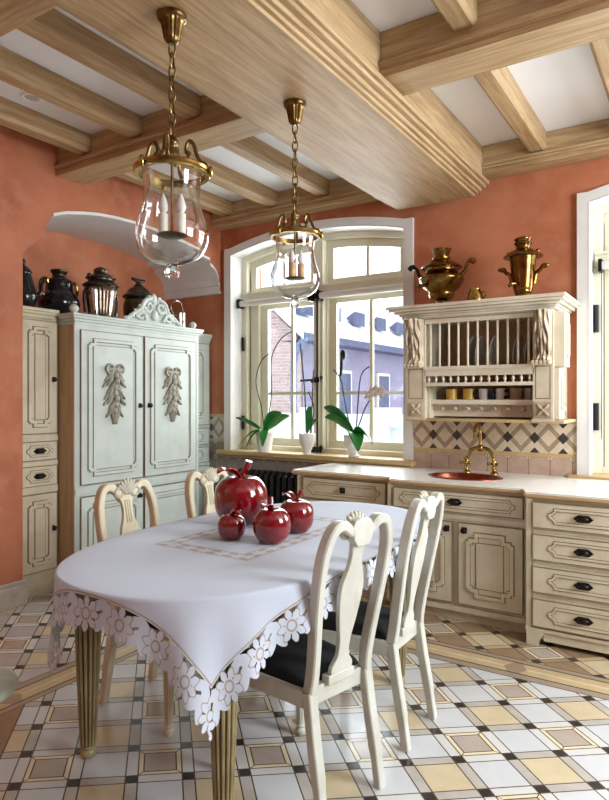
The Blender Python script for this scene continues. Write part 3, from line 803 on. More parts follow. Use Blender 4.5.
# worktop with a hole for the sink
ct = thing('worktop', 'pale stone worktop with stepped honey wood edge under the windows', 'worktop', (-1.4, 4.5, .885))
def worktop(mb, off, z0, z1, hole=True, yb=WY - .014):
    o = [(-2.81 - off, yb), (-2.81 - off, YA - .03 - off), (-1.95, YA - .03 - off), (-1.90, YB_ - .03 - off), (-.985, YB_ - .03 - off), (-.94, YC - .03 - off), (-.25, YC - .03 - off), (-.25, yb)]
    bm = bmesh.new(); loops = [o]
    if hole: loops.append([(-1.49 + .25 * math.cos(2 * PI * k / 32), 4.43 + .18 * math.sin(2 * PI * k / 32)) for k in range(32)])
    es = []
    for lp_ in loops:
        vs = [bm.verts.new((x, y, z0)) for x, y in lp_]
        es += [bm.edges.new((vs[i], vs[(i + 1) % len(vs)])) for i in range(len(vs))]
    r = bmesh.ops.triangle_fill(bm, use_beauty=True, edges=es)
    ex = bmesh.ops.extrude_face_region(bm, geom=list(bm.faces))
    bmesh.ops.translate(bm, verts=[e for e in ex['geom'] if isinstance(e, bmesh.types.BMVert)], vec=(0, 0, z1 - z0))
    bm.verts.index_update(); mb.add([v.co.copy() for v in bm.verts], [[v.index for v in f.verts] for f in bm.faces]); bm.free(); return mb
worktop(MB(), -.012, .912, .925).build('stone_slab', 'counter', ct)
mb = worktop(MB(), 0, .898, .914); worktop(mb, -.014, .885, .899); mb.build('wooden_edge', 'edge', ct)
sk = thing('sink', 'oval hammered copper sink set in the worktop', 'sink', (-1.49, 4.43, .78))
mb = MB(T(-1.49, 4.43, .925) @ Matrix.Diagonal((1, .74, 1, 1)))
mb.lathe(smoothprof([(.001, -.13), (.12, -.125), (.19, -.09), (.228, -.03), (.236, .002), (.25, .008), (.268, .006), (.272, .0)], 3), 48, cap=False); mb.build('basin', 'copper', sk)
MB(T(-1.45, 4.41, .80)).lathe([(.03, 0), (.03, .006), (.012, .008)], 18).build('drain', 'blackknob', sk)
fa = thing('faucet', 'polished brass bridge faucet behind the copper sink', 'faucet', (-1.46, 4.69, .925))
mb = MB()
xl, xr, yf_ = -1.56, -1.35, 4.69
for x in (xl, xr): mb.lathe(smoothprof([(.03, 0), (.026, .012), (.014, .03), (.016, .06), (.022, .075), (.014, .09), (.013, .12)], 3), 18, 0, T(x, yf_, .925))
mb.tube(smoothpts([(xl, yf_, 1.03), (xl + .025, yf_, 1.09), (xl + .06, yf_, 1.115), (-1.455, yf_, 1.12), (xr - .06, yf_, 1.115), (xr - .025, yf_, 1.09), (xr, yf_, 1.03)]), .014, 10); mb.ell((-1.455, yf_, 1.12), (.024, .024, .03)); mb.build('bridge', 'brass_bright', fa)
MB().tube(smoothpts([(-1.455, yf_, 1.12), (-1.455, yf_, 1.23), (-1.455, yf_ - .02, 1.28), (-1.455, yf_ - .06, 1.30), (-1.455, yf_ - .11, 1.285), (-1.455, yf_ - .135, 1.24), (-1.455, yf_ - .137, 1.20)]), .013, 10).build('spout', 'brass_bright', fa)
for x in (xl, xr):
    mb = MB(); z = 1.005
    for a in (0, PI / 2): mb.tube([(x - .035 * math.cos(a), yf_ - .03 - .035 * math.sin(a) * 0, z - .035 * math.sin(a)), (x + .035 * math.cos(a), yf_ - .03, z + .035 * math.sin(a))], .008, 8)
    mb.ell((x, yf_ - .03, z), (.016, .014, .016)); mb.tube([(x, yf_, z), (x, yf_ - .03, z)], .01, 8)
    for s in (-1, 1): mb.ell((x + s * .035, yf_ - .03, z), (.012, .012, .012)); mb.ell((x, yf_ - .03, z + s * .035), (.012, .012, .012))
    mb.build('cross_handle', 'brass_bright', fa)

# ---------------------------------------------------------------- plate rack hutch
hx0, hx1, hy = -1.93, -.876, 4.40
hu = thing('plate_rack', 'cream wall plate rack with carved corbels over the sink', 'rack', (-1.4, WY, 1.335))
YW = WY - .014
ix0, ix1 = -1.77, -1.02
mb = MB(); mb.box(hx0 + .15, hx1 - .15, YW - .02, YW, 1.34, 2.1); mb.build('back_board', 'tan', hu)
for x0, x1, x2, x3 in ((hx0 + .012, ix0 - .02, ix0 - .03, ix0), (ix1 + .02, hx1 - .012, ix1, ix1 + .03)):
    mb = MB(); mb.box(x0, x1, hy + .02, YW, 1.345, 2.1); mb.box(x2, x3, hy + .06, YW, 1.345, 2.1); mb.build('side_panel', 'cream', hu)
mb = MB(); mb.box(hx0, hx1, hy + .01, YW, 2.085, 2.11)
for q, z0_, z1_ in ((.0, 2.075, 2.095), (.03, 2.092, 2.112), (.045, 2.11, 2.125), (.075, 2.124, 2.142), (.105, 2.142, 2.16), (.12, 2.16, 2.182)): mb.box(hx0 - q, hx1 + q * .85, hy - q, YW, z0_, z1_)
mb.build('cornice', 'cream_pale', hu, bevel=.006)
for x0, x1 in ((hx0, ix0 - .015), (ix1 + .015, hx1)):
    mb = MB(); mb.box(x0, x1, hy, hy + .05, 1.345, 2.08); mb.box(x0 - .006, x1 + .006, hy - .012, hy + .03, 1.335, 1.355)
    mb.ringstrip(rect(x0 + .015, x1 - .015, 1.49, 1.715), .006, hy, .001, 1)
    pl = mb.build('pilaster', ['cream', 'glaze'], hu)
    # carved acanthus corbel
    cx = (x0 + x1) / 2; hw = (x1 - x0) / 2 - .004
    def relief(u, v):
        s = (u - .5) * 2; zz = 2.085 - .36 * v
        prof = .085 * (1 - v) ** 1.2 + .05 * math.exp(-((v - .92) / .08) ** 2)
        w_ = hw * (1.0 if v < .9 else 1.0)
        ridge = .012 * math.sin(16 * abs(s) - 5 * v + 1.2 * math.sin(9 * v)) + .009 * math.sin(19 * v - 7 * abs(s)) + .02 * math.exp(-(s / .16) ** 2)
        edge = max(0, 1 - abs(s) ** 6)
        return (cx + s * w_, hy - .006 - (prof + ridge) * edge, zz)
    mb = MB(); mb.grid(40, 60, relief)
    for k in range(5): mb.ell((cx + (k - 2) * hw * .42, hy - .06, 1.735), (.02, .03, .018), 0, None, 10, 6)
    mb.build('carved_corbel', 'carve', pl)['label'] = 'carved acanthus corbel with umber glaze'
    mb = MB(); zc = 1.415; r = .055
    mb.box(cx - r, cx + r, hy - .006, hy + .001, zc - r, zc + r)
    for k in range(4): mb.ell((cx + .028 * math.cos(PI / 4 + k * PI / 2), hy - .008, zc + .028 * math.sin(PI / 4 + k * PI / 2)), (.03, .012, .012), 0, R(-(PI / 4 + k * PI / 2), 'Y'), 8, 6)
    mb.ell((cx, hy - .01, zc), (.014, .014, .014)); mb.build('rosette', 'carve', pl)
mb = MB(); mb.box(ix0 - .02, ix1 + .02, hy + .0, hy + .06, 2.05, 2.085); mb.box(ix0 - .02, ix1 + .02, hy - .012, hy + .3, 1.705, 1.73); mb.box(ix0 - .02, ix1 + .02, hy + .0, hy + .05, 1.66, 1.705); mb.box(ix0 - .02, ix1 + .02, hy - .004, hy + .04, 1.585, 1.61)
mb.build('rail', 'cream_pale', hu)
nb = 11
for k in range(nb):
    x = ix0 + .02 + (ix1 - ix0 - .04) * k / (nb - 1)
    MB().tube([(x, hy + .03, 1.725), (x, hy + .03, 2.06)], .0085, 8).build('dowel', 'cream_pale', hu)
for k in range(14):
    x = ix0 + .01 + (ix1 - ix0 - .02) * k / 13
    MB(T(x, hy + .02, 1.61)).lathe(smoothprof([(.011, 0), (.006, .008), (.012, .025), (.006, .042), (.011, .05)], 3), 10).build('spindle', 'cream_pale', hu)
mb = MB(); mb.box(ix0 - .01, ix1 + .01, hy + .09, YW, 1.455, 1.48); mb.box(ix0 - .01, ix1 + .01, hy + .08, hy + .1, 1.45, 1.485); mb.box(ix0, ix1, hy + .3, YW, 1.69, 1.705); mb.build('shelf', 'cream_pale', hu)
mb = MB(); mb.box(ix0, ix1, hy + .14, hy + .16, 1.36, 1.455); mb.build('peg_board', 'cream_pale', hu)
for k in range(7):
    x = ix0 + .08 + (ix1 - ix0 - .16) * k / 6
    MB().lathe(smoothprof([(.006, 0), (.007, .015), (.016, .024), (.013, .036), (.004, .04)], 3), 10, 0, T(x, hy + .14, 1.42) @ R(PI / 2, 'X')).build('peg', 'carve', hu)
mb = MB(); mb.box(hx0 - .01, hx1 + .07, hy + .0, YW, 1.325, 1.347); mb.build('bottom_moulding', 'edge', hu, bevel=.004)
# stepped side brackets on the window side
for z0_, z1_, yo in ((1.70, 2.08, .03), (1.345, 1.70, 0)):
    mb = MB(Matrix(((0, -1, 0, hx1), (1, 0, 0, 0), (0, 0, 1, 0), (0, 0, 0, 1))))
    y0_, y1_ = hy + .02 + yo, hy + .2 + yo
    mb.box(y0_, y1_, -.035 - yo, .01, z0_ + .01, z1_)
    mb.ringstrip(rounded(y0_ + .05, y1_ - .05, z0_ + .07, z1_ - .06, .02), .012, -.035 - yo, .012)
    mb.build('side_bracket', 'white' if 0 else 'cream_pale', hu, bevel=.004)
mb = MB(); mb.box(hx1 - .012, hx1 + .008, hy + .24, YW, 1.345, 2.09); mb.build('side_board', 'cream', hu)
mb = MB(); mb.box(hx1 + .008, hx1 + .02, 4.66, 4.76, 1.36, 1.46); mb.ell((hx1 + .02, 4.71, 1.41), (.012, .03, .03)); mb.build('rosette', 'carve', hu)

# crockery
def plate(x, lb, r=.115, tilt=.16):
    L = T(x, hy + .17, 1.732 + r) @ R(tilt, 'Y') @ R(PI / 2, 'Y')
    mb = MB(L); mb.lathe([(.001, .004), (r * .55, .004), (r * .62, .010), (r * .98, .02), (r, .023), (r * .98, .025), (r * .6, .015), (r * .5, .009), (.001, .009)], 36)
    tag(mb.build('plate', 'plate', loc=(x, hy + .17, 1.73)), lb, 'plate', 'plates in the rack')
for x, lb in ((-1.50, 'leftmost grey plate standing behind the dowels of the plate rack'), (-1.44, 'second plate from the left in the plate rack'), (-1.34, 'middle plate of the five standing in the plate rack'), (-1.17, 'fourth plate from the left in the plate rack'), (-1.09, 'rightmost plate in the rack, beside the carved corbel')): plate(x, lb)
def mug(x, mat, lb, r=.036, h=.085, handle=None, name='mug'):
    y = hy + .19; z = 1.481; t = thing(name, lb, 'cup', (x, y, z))
    MB(T(x, y, z)).lathe([(r * .85, 0), (r, .008), (r, h), (r * .9, h), (r * .86, .012), (.001, .01)], 24, cap=False).build('cup_body', mat, t)
    if handle:
        s, hm = handle
        MB().tube(smoothpts([(x + s * r * .95, y - .01, z + h * .8), (x + s * (r + .026), y - .015, z + h * .72), (x + s * (r + .03), y - .015, z + h * .4), (x + s * r * .95, y - .01, z + h * .2)]), .010, 8).build('handle', hm, t)
mug(-1.645, 'yellow', 'yellow mug at left end of the cup shelf', .042); mug(-1.512, 'yellow', 'second yellow mug, to the right of the first on cup shelf', .042)
mug(-1.40, 'pot', 'white cup with thick black handle beside the yellow mugs', .034, .085, (-1, 'black')); mug(-1.275, 'pot', 'white cup between black handle and brown mug', .034, .085, (1, 'black'))
mug(-1.165, 'mugbrown', 'beige stoneware mug on the cup shelf', .045); mug(-1.075, 'lattice', 'cup with dark lattice pattern at right end of the cup shelf', .034)
mb = MB(T(-1.337, hy + .19, 1.481)); mb.lathe(smoothprof([(.018, 0), (.024, .01), (.028, .045), (.02, .075), (.022, .085)], 3), 18)
tag(mb.build('egg_cup', 'black', loc=(-1.337, hy + .19, 1.481)), 'small black pot between the two white cups', 'cup')

# ---------------------------------------------------------------- samovars and pots
def lathe_obj(t, name, mat, x, y, z, prof, n=4, segs=32, flute=None): return MB(T(x, y, z)).lathe(smoothprof(prof, n), segs, flute=flute).build(name, mat, t)
z0 = 2.183
t = thing('samovar', 'wide squat brass samovar on top of plate rack, left', 'samovar', (-1.71, 4.55, z0))
x, y = -1.71, 4.55
lathe_obj(t, 'base', 'brass', x, y, z0, [(.062, 0), (.062, .02), (.04, .028), (.042, .055)])
lathe_obj(t, 'urn_body', 'brass', x, y, z0, [(.042, .05), (.085, .07), (.10, .105), (.095, .115), (.135, .15), (.165, .20), (.168, .225), (.13, .26), (.115, .28), (.12, .30), (.11, .305)])
lathe_obj(t, 'lid', 'brass', x, y, z0, [(.15, .298), (.155, .307), (.12, .335), (.09, .355), (.07, .365), (.07, .38)])
lathe_obj(t, 'chimney_cap', 'brass', x, y, z0, [(.05, .375), (.055, .395), (.07, .435), (.075, .445), (.045, .445)])
for s in (-1, 1):
    MB().tube(smoothpts([(x + s * .14, y, z0 + .23), (x + s * .18, y, z0 + .26), (x + s * .2, y, z0 + .31), (x + s * .235, y - .01, z0 + .335), (x + s * .26, y - .01, z0 + .315)]), [.016] * 8 + [.014] * 8 + [.02] * 9, 10).build('handle', 'brass' if s > 0 else 'iron', t)
MB().tube(smoothpts([(x - .07, y - .12, z0 + .16), (x - .1, y - .18, z0 + .15), (x - .11, y - .21, z0 + .13)]), .014, 10).build('tap', 'brass', t)
x, y = -1.107, 4.55
t = thing('samovar', 'tall conical brass samovar on top of plate rack, right', 'samovar', (x, y, z0))
lathe_obj(t, 'base', 'brass', x, y, z0, [(.062, 0), (.06, .02), (.05, .03), (.055, .05)])
lathe_obj(t, 'urn_body', 'brass', x, y, z0, [(.044, .045), (.06, .06), (.062, .075), (.068, .1), (.092, .3), (.094, .31)], 3)
lathe_obj(t, 'lid', 'brass', x, y, z0, [(.094, .308), (.13, .31), (.132, .32), (.1, .345), (.065, .365), (.055, .37)])
lathe_obj(t, 'chimney_cap', 'brass', x, y, z0, [(.05, .365), (.05, .39), (.062, .41), (.05, .42), (.06, .44), (.03, .455)])
for s in (-1, 1):
    mb = MB(); mb.tube(smoothpts([(x + s * .075, y, z0 + .12), (x + s * .09, y, z0 + .19), (x + s * .115, y, z0 + .21), (x + s * .135, y, z0 + .235), (x + s * .155, y, z0 + .23)]), .014, 10); mb.ell((x + s * .148, y, z0 + .238), (.03, .016, .016)); mb.build('handle', 'brass', t); mb = MB(); mb.ell((x + s * .1, y, z0 + .345), (.016, .016, .016)); mb.build('knob', 'brass', t)
MB().tube(smoothpts([(x - .03, y - .08, z0 + .12), (x - .05, y - .13, z0 + .11), (x - .055, y - .15, z0 + .09)]), .012, 10).build('tap', 'brass', t)
x, y = -1.414, 4.44
t = thing('creamer', 'tiny brass creamer between the two brass samovars', 'jug', (x, y, z0))
lathe_obj(t, 'body', 'brass_bright', x, y, z0, [(.055, 0), (.06, .02), (.05, .065), (.038, .095), (.042, .105)])
MB().tube(smoothpts([(x + .035, y, z0 + .07), (x + .07, y, z0 + .075), (x + .075, y, z0 + .045), (x + .045, y, z0 + .02)]), .006, 8).build('handle', 'brass_bright', t)
MB().tube([(x - .035, y, z0 + .05), (x - .07, y, z0 + .085)], [.012, .006], 8).build('spout', 'brass_bright', t)

# on the wardrobe side
x, y, z0 = -4.42, 2.84, 2.176
t = thing('teapot', 'dark glazed coffee pot half hidden by the pink wall', 'teapot', (x, y, z0))
lathe_obj(t, 'pot_body', 'darkmetal', x, y, z0, [(.06, 0), (.065, .015), (.09, .06), (.095, .11), (.07, .2), (.055, .26), (.06, .275)])
lathe_obj(t, 'lid', 'darkmetal', x, y, z0, [(.062, .275), (.045, .3), (.02, .32), (.012, .335), (.018, .35), (.005, .37)])
MB().tube(smoothpts([(x + .02, y + .07, z0 + .08), (x + .02, y + .13, z0 + .14), (x + .02, y + .14, z0 + .2), (x + .02, y + .165, z0 + .235)]), [.02] * 6 + [.014] * 13, 10).build('spout', 'darkmetal', t)
MB().tube(smoothpts([(x, y - .06, z0 + .24), (x, y - .13, z0 + .22), (x, y - .13, z0 + .12), (x, y - .08, z0 + .07)]), .012, 8).build('handle', 'darkmetal', t)
t.scale = (1, 1, 1.06)
x, y, z0 = -4.5, 3.21, 2.146
t = thing('urn', 'squat black urn with two gold handles on the wardrobe', 'urn', (x, y, z0))
lathe_obj(t, 'urn_body', 'darkmetal', x, y, z0, [(.07, 0), (.06, .015), (.08, .03), (.15, .08), (.165, .13), (.14, .18), (.11, .22), (.105, .29), (.08, .305)])
lathe_obj(t, 'lid', 'pewter', x, y, z0, [(.085, .3), (.065, .315), (.05, .33), (.055, .345), (.065, .36), (.065, .375), (.02, .385)])
for s in (-1, 1): MB().tube(smoothpts([(x, y + s * .14, z0 + .17), (x, y + s * .175, z0 + .22), (x, y + s * .165, z0 + .28), (x, y + s * .12, z0 + .3), (x, y + s * .1, z0 + .27)]), .012, 8).build('handle', 'brass', t)
t.scale = (1, 1, 1.08)
x, y, z0 = -4.4, 3.55, 2.146
t = thing('samovar', 'ribbed nickel samovar on the wardrobe, left of the carved crest', 'samovar', (x, y, z0))
lathe_obj(t, 'urn_body', 'nickel', x, y, z0, [(.085, 0), (.085, .03), (.10, .05), (.13, .22), (.14, .235), (.13, .25), (.11, .26)], 4, 96, (24, .1, 7, 16))
lathe_obj(t, 'lid', 'pewter', x, y, z0, [(.13, .25), (.15, .26), (.15, .272), (.11, .295), (.105, .31), (.13, .32), (.08, .345), (.06, .35)])
lathe_obj(t, 'chimney_cap', 'pewter', x, y, z0, [(.05, .345), (.06, .365), (.055, .385), (.02, .4)])
for s in (-1, 1):
    mb = MB(); mb.tube(smoothpts([(x, y + s * .12, z0 + .2), (x, y + s * .165, z0 + .21), (x, y + s * .17, z0 + .15), (x, y + s * .16, z0 + .06)]), .014, 8); mb.build('handle', 'darkmetal', t)
    mb = MB(); mb.ell((x, y + s * .12, z0 + .325), (.02, .02, .02)); mb.build('knob', 'darkmetal', t)
t.scale = (1, 1, 1.2)
x, y, z0 = -4.42, 3.99, 2.146
t = thing('samovar', 'tarnished pewter samovar behind the carved crest', 'samovar', (x, y, z0))
lathe_obj(t, 'urn_body', 'pewter', x, y, z0, [(.08, 0), (.09, .03), (.13, .1), (.135, .18), (.125, .22), (.11, .25)])
lathe_obj(t, 'lid', 'pewter', x, y, z0, [(.14, .25), (.145, .262), (.11, .29), (.09, .32), (.05, .345), (.02, .38)])
mb = MB(); mb.tube([(x, y - .075, z0 + .405), (x, y, z0 + .39), (x, y + .075, z0 + .405)], [.012, .02, .012], 8); mb.tube([(x, y, z0 + .36), (x, y, z0 + .4)], .014, 8); mb.build('chimney_cap', 'iron', t)
t.scale = (1, 1, 1.1)
x, y, z0 = -4.3, 4.385, 2.152
t = thing('canister', 'silver canister with loop handle right of the carved crest', 'can', (x, y, z0))
lathe_obj(t, 'body', 'nickel', x, y, z0, [(.075, 0), (.078, .01), (.075, .15), (.08, .165), (.07, .175)], 2)
MB().tube(smoothpts([(x, y - .07, z0 + .14), (x, y - .1, z0 + .22), (x, y - .05, z0 + .28), (x, y + .03, z0 + .27), (x, y + .065, z0 + .17)]), .009, 8).build('handle', 'nickel', t)

# ---------------------------------------------------------------- orchids
zs = .981
def leafmesh(mb, p0, d, L, w, rise, droop, m=0, roll=0):
    d = Vector(d).normalized(); side = Vector((0, 0, 1)).cross(d).normalized(); side = (side * math.cos(roll) + d.cross(side) * math.sin(roll) * (1 if d.x < 0 else -1)).normalized()
    def fn(u, v):
        t = v; wd_ = w * math.sin(PI * min(t * .92 + .06, 1)) ** .75
        s = (u - .5) * 2
        c = Vector(p0) + d * (L * t) + Vector((0, 0, rise * math.sin(PI * t * .6) - droop * t * t))
        return c + side * (s * wd_) + Vector((0, 0, abs(s) * wd_ * .35))
    mb.grid(6, 14, fn, m)
def solid(o, th=.004):
    s = o.modifiers.new('solid', 'SOLIDIFY'); s.thickness = th; return o
def orchid(x, y, lb, potprof, leaves, stems, blooms=()):
    t = thing('potted_orchid', lb, 'plant', (x, y, zs))
    lathe_obj(t, 'flowerpot', 'pot', x, y, zs, potprof, 3)
    zt = zs + potprof[-1][1] - .02
    MB(T(x, y, zt)).lathe([(.001, .012), (potprof[-1][0] * .9, 0)], 16, cap=False).build('bark', 'soil', t)
    for d, L, w, r, dr in leaves:
        mb = MB(); leafmesh(mb, (x, y, zt + .02), d, L, w, r, dr, roll=.75 if d[2] > 0 else .2); solid(mb.build('leaf', 'leaf', t))
    for pts in stems:
        MB().tube(smoothpts([(x + a, y + b, zt + c) for a, b, c in pts]), .006, 6).build('stem', 'stem', t)
    for a, b, c in blooms:
        mb = MB()
        for k in range(5): mb.ell((x + a + .03 * math.cos(k * 1.257), y + b, zt + c + .03 * math.sin(k * 1.257)), (.026, .008, .02), 0, R(-k * 1.257, 'Y'), 8, 6)
        mb.ell((x + a, y + b - .012, zt + c), (.01, .012, .01)); mb.build('blossom', 'flower', t)
flare = [(.062, 0), (.066, .01), (.082, .14), (.095, .19), (.088, .192)]
vase = [(.05, 0), (.035, .015), (.045, .05), (.075, .12), (.078, .18), (.072, .195)]
urn = [(.05, 0), (.05, .012), (.03, .03), (.05, .06), (.085, .11), (.088, .17), (.09, .19), (.08, .195)]
orchid(-3.61, 4.85, 'spreading orchid in white flared pot at left end of the sill', flare,
       [((-1, -.15, .32), .34, .04, .03, .0), ((1, -.35, .72), .33, .06, .05, .04), ((1, .1, .45), .30, .05, .06, .02), ((-.7, -.7, 0), .26, .035, .05, .20), ((.5, -.8, 0), .24, .045, .06, .18), ((-.5, -.9, 0), .2, .03, .05, .2)],
       [[(0, 0, 0), (-.05, .02, .25), (-.12, .02, .5), (-.06, .02, .7), (.05, .02, .78)], [(.02, 0, 0), (.06, .03, .4), (.06, .03, .72), (.16, .03, .9), (.3, .03, .98)]])
orchid(-3.12, 4.85, 'leafless orchid stems in white vase at the middle of the sill', vase,
       [((.35, -.1, 1), .14, .03, .12, .0), ((.6, .2, .4), .12, .022, .08, .02)],
       [[(-.01, 0, 0), (-.04, .02, .4), (-.09, .02, .85)], [(.03, 0, 0), (.06, .02, .25), (0, .02, .4)], [(.03, .02, 0), (.05, .03, .6)]])
orchid(-2.63, 4.85, 'orchid with broad glossy leaves in white urn at right end of the sill', urn,
       [((-1, -.25, .75), .34, .085, .06, .02), ((-1, -.1, .4), .30, .075, .06, .02), ((.6, -.8, -.1), .24, .07, .06, .16), ((.8, -.3, .1), .24, .055, .05, .14)],
       [[(-.02, 0, 0), (-.1, .02, .3), (-.14, .02, .5), (-.22, .02, .6)], [(.02, 0, 0), (.03, .03, .35), (.06, .03, .55), (.14, .03, .62)], [(.03, 0, .05), (.1, .02, .25), (.18, .02, .36), (.24, .02, .38)]],
       [(.2, .0, .40), (.26, .0, .40), (.15, 0, .37)])

# ---------------------------------------------------------------- radiator
t = thing('radiator', 'black ribbed cast iron radiator below the arched window', 'radiator', (-3.35, 4.76, 0))
for k in range(14):
    x = -3.82 + k * .07
    mb = MB()
    poly = smoothpts([(x, 4.69, .16), (x, 4.69, .72), (x, 4.70, .77), (x, 4.755, .79), (x, 4.81, .77), (x, 4.82, .72), (x, 4.82, .16)], 3)
    mb.tube(poly, .026, 10); mb.tube([(x, 4.755, .14), (x, 4.755, .77)], .024, 8); mb.tube([(x, 4.69, .16), (x, 4.82, .16)], .026, 8); mb.build('rib', 'black', t)
mb = MB(); mb.tube([(-3.84, 4.755, .2), (-2.89, 4.755, .2)], .02, 8)
for x in (-3.82, -2.91): mb.box(x - .02, x + .02, 4.72, 4.79, 0, .16)
mb.build('foot_rail', 'black', t)

# ---------------------------------------------------------------- table
TC = (-1.74, 2.39); TA, TB, TE, TZ = .605, 1.03, 2.35, .85
def sel(a, A=TA, B=TB):
    c_, s_ = math.cos(a), math.sin(a)
    return (A * math.copysign(abs(c_) ** (2 / TE), c_), B * math.copysign(abs(s_) ** (2 / TE), s_))
t = thing('dining_table', 'oval dining table on olive fluted legs in the middle of the floor', 'table', (TC[0], TC[1], 0))
mb = MB(); N = 96; ed = [sel(2 * PI * k / N, TA - .02, TB - .02) for k in range(N)]
mb.add([(TC[0] + x, TC[1] + y, z) for z in (TZ - .04, TZ - .006) for x, y in ed], [tuple(range(N - 1, -1, -1)), tuple(range(N, 2 * N))] + [(i, (i + 1) % N, N + (i + 1) % N, N + i) for i in range(N)])
mb.build('tabletop', 'leg', t)
LG = ((-2.175, 1.69), (-1.405, 1.65), (-1.36, 3.0), (-2.17, 3.05))
mb = MB(); ap = [(-2.15, 1.72), (-1.40, 1.69), (-1.385, 2.98), (-2.16, 3.0)]
for (a, b) in zip(ap, ap[1:] + ap[:1]): mb.sweep([(a[0], a[1], TZ - .095), (b[0], b[1], TZ - .095)], .1, .025, (0, 0, 1))
mb.build('apron', 'leg', t)
def flutedleg(x, y):
    mb = MB(T(x, y, 0)); n = 14; segs = n * 8; vs, fs, ms = [], [], []
    prof = [(.024, .0), (.031, .006), (.034, .022), (.027, .034), (.031, .042), (.031, .05)]
    mb.lathe(smoothprof(prof, 2), 24, 1)
    mb.lathe(smoothprof([(.028, .05), (.034, .2), (.045, .5), (.0485, .60), (.046, .625)], 4), segs, 0, None, None)
    mb.lathe(smoothprof([(.04, .622), (.047, .63), (.05, .64), (.047, .65), (.04, .656), (.05, .68), (.062, .73), (.06, .76)], 3), 24)
    mb.box(-.03, .03, -.03, .03, .755, TZ - .05)
    for k in range(n):      # reeds stand proud, the darker ground shows between them
        a = 2 * PI * k / n
        pts = [((r_ + .0012) * math.cos(a), (r_ + .0012) * math.sin(a), z) for r_, z in ((.028, .055), (.034, .2), (.045, .5), (.0485, .60), (.0465, .62))]
        mb.tube(pts, [.0042, .005, .0068, .0072, .005], 6, 1)
        pts = [((r_ + .002) * math.cos(a), (r_ + .002) * math.sin(a), z) for r_, z in ((.042, .66), (.051, .69), (.062, .735), (.058, .755))]
        mb.tube(pts, .007, 6, 1)
    return mb.build('leg', ['flute', 'leg'], t)
for x, y in LG: flutedleg(x, y)

# cloth : flat rectangle CA x CB (half sizes) laid over the oval and hanging down
N = 480; mb = MB(); uv = []
def normal(a):
    d = 1e-3; x0, y0 = sel(a - d); x1, y1 = sel(a + d); tx, ty = x1 - x0, y1 - y0; l = math.hypot(tx, ty) or 1
    return (ty / l, -tx / l)
rings = []
# even spacing round the edge
dense = [sel(2 * PI * k / 4000) for k in range(4001)]; cum = [0]
for p0, p1 in zip(dense, dense[1:]): cum.append(cum[-1] + math.hypot(p1[0] - p0[0], p1[1] - p0[1]))
angs = []; j = 0
for k in range(N):
    tgt = cum[-1] * k / N
    while cum[j + 1] < tgt: j += 1
    angs.append(2 * PI * (j + (tgt - cum[j]) / max(cum[j + 1] - cum[j], 1e-9)) / 4000)
col = []
for k, a in enumerate(angs):
    ex, ey = sel(a); nx, ny = normal(a)
    s = 9
    if abs(nx) > 1e-4: s = min(s, (CA - abs(ex)) / abs(nx))
    if abs(ny) > 1e-4: s = min(s, (CB - abs(ey)) / abs(ny))
    fold = math.sin(k * 2 * PI / N * 26) * .5 + math.sin(k * 2 * PI / N * 11 + 1) * .5
    c = []
    for q in range(0, 9):
        f = q / 9; c.append((TC[0] + ex * f, TC[1] + ey * f, TZ + .0012 * math.sin(9 * ex * f + 5) * math.sin(7 * ey * f), ex * f, ey * f))
    for q in range(5):
        b = PI / 2 * q / 4; r = .012
        c.append((TC[0] + ex + nx * r * math.sin(b) - nx * .0, TC[1] + ey + ny * r * math.sin(b), TZ - r * (1 - math.cos(b)), ex + nx * r * b, ey + ny * r * b))
    for q in range(1, 25):
        ss = .019 + (s - .019) * q / 24; hang = ss - .019
        off = .012 + hang * .06 + fold * .05 * min(1, hang / .35) ** 1.2 
        c.append((TC[0] + ex + nx * off, TC[1] + ey + ny * off, TZ - .012 - hang, ex + nx * ss, ey + ny * ss))
    col.append(c)
K = len(col[0]); vs = [p[:3] for c in col for p in c]; fuv = [p[3:] for c in col for p in c]
fs = [(k * K + i, k * K + i + 1, ((k + 1) % N) * K + i + 1, ((k + 1) % N) * K + i) for k in range(N) for i in range(1, K - 1)]
fs += [(k * K, k * K + 1, ((k + 1) % N) * K + 1) for k in range(N)]
mb.add(vs, fs); cl = mb.build('tablecloth', 'cloth', loc=(TC[0], TC[1], TZ), ang=80)
ul = cl.data.uv_layers.new(name='flat')
for lp_ in cl.data.loops: ul.data[lp_.index].uv = fuv[lp_.vertex_index]
tag(cl, 'white tablecloth with floral cutwork lace border draped over the dining table', 'tablecloth')

# ceramic apples
def apple(x, y, r, lb, stemdir, leafdir):
    z = TZ + .002; t = thing('ceramic_apple', lb, 'apple', (x, y, z))
    k = r / .135
    prof = smoothprof([(.02, .012), (.06, 0), (.09, .01), (.125, .06), (.135, .125), (.125, .185), (.09, .228), (.05, .235), (.02, .215), (.004, .2)], 5)
    MB(T(x, y, z)).lathe([(a * k, b * k) for a, b in prof], 40).build('apple_body', 'red', t)
    sx, sy = stemdir
    MB().tube(smoothpts([(x, y, z + .2 * k), (x + .01 * k * sx, y, z + .25 * k), (x + .03 * sx * k, y + .03 * sy * k, z + .285 * k), (x + .04 * sx * k, y + .04 * sy * k, z + .315 * k)]), [.013 * k] * 10 + [.018 * k] * 9, 12).build('stem', 'red', t)
    mb = MB(); leafmesh(mb, (x, y, z + .22 * k), leafdir, .15 * k, .04 * k, .07 * k, .02 * k); solid(mb.build('leaf', 'red', t), .006)
apple(-2.02, 2.51, .137, 'largest glossy red ceramic apple', (1, .4), (-.2, -1, 0))
apple(-1.825, 2.20, .064, 'smallest red ceramic apple, in front of the largest one', (0, .4), (1, -.3, 0))
apple(-1.635, 2.25, .085, 'middle sized red apple at the front, nearest the right chairs', (-.6, .5), (.2, -1, 0))
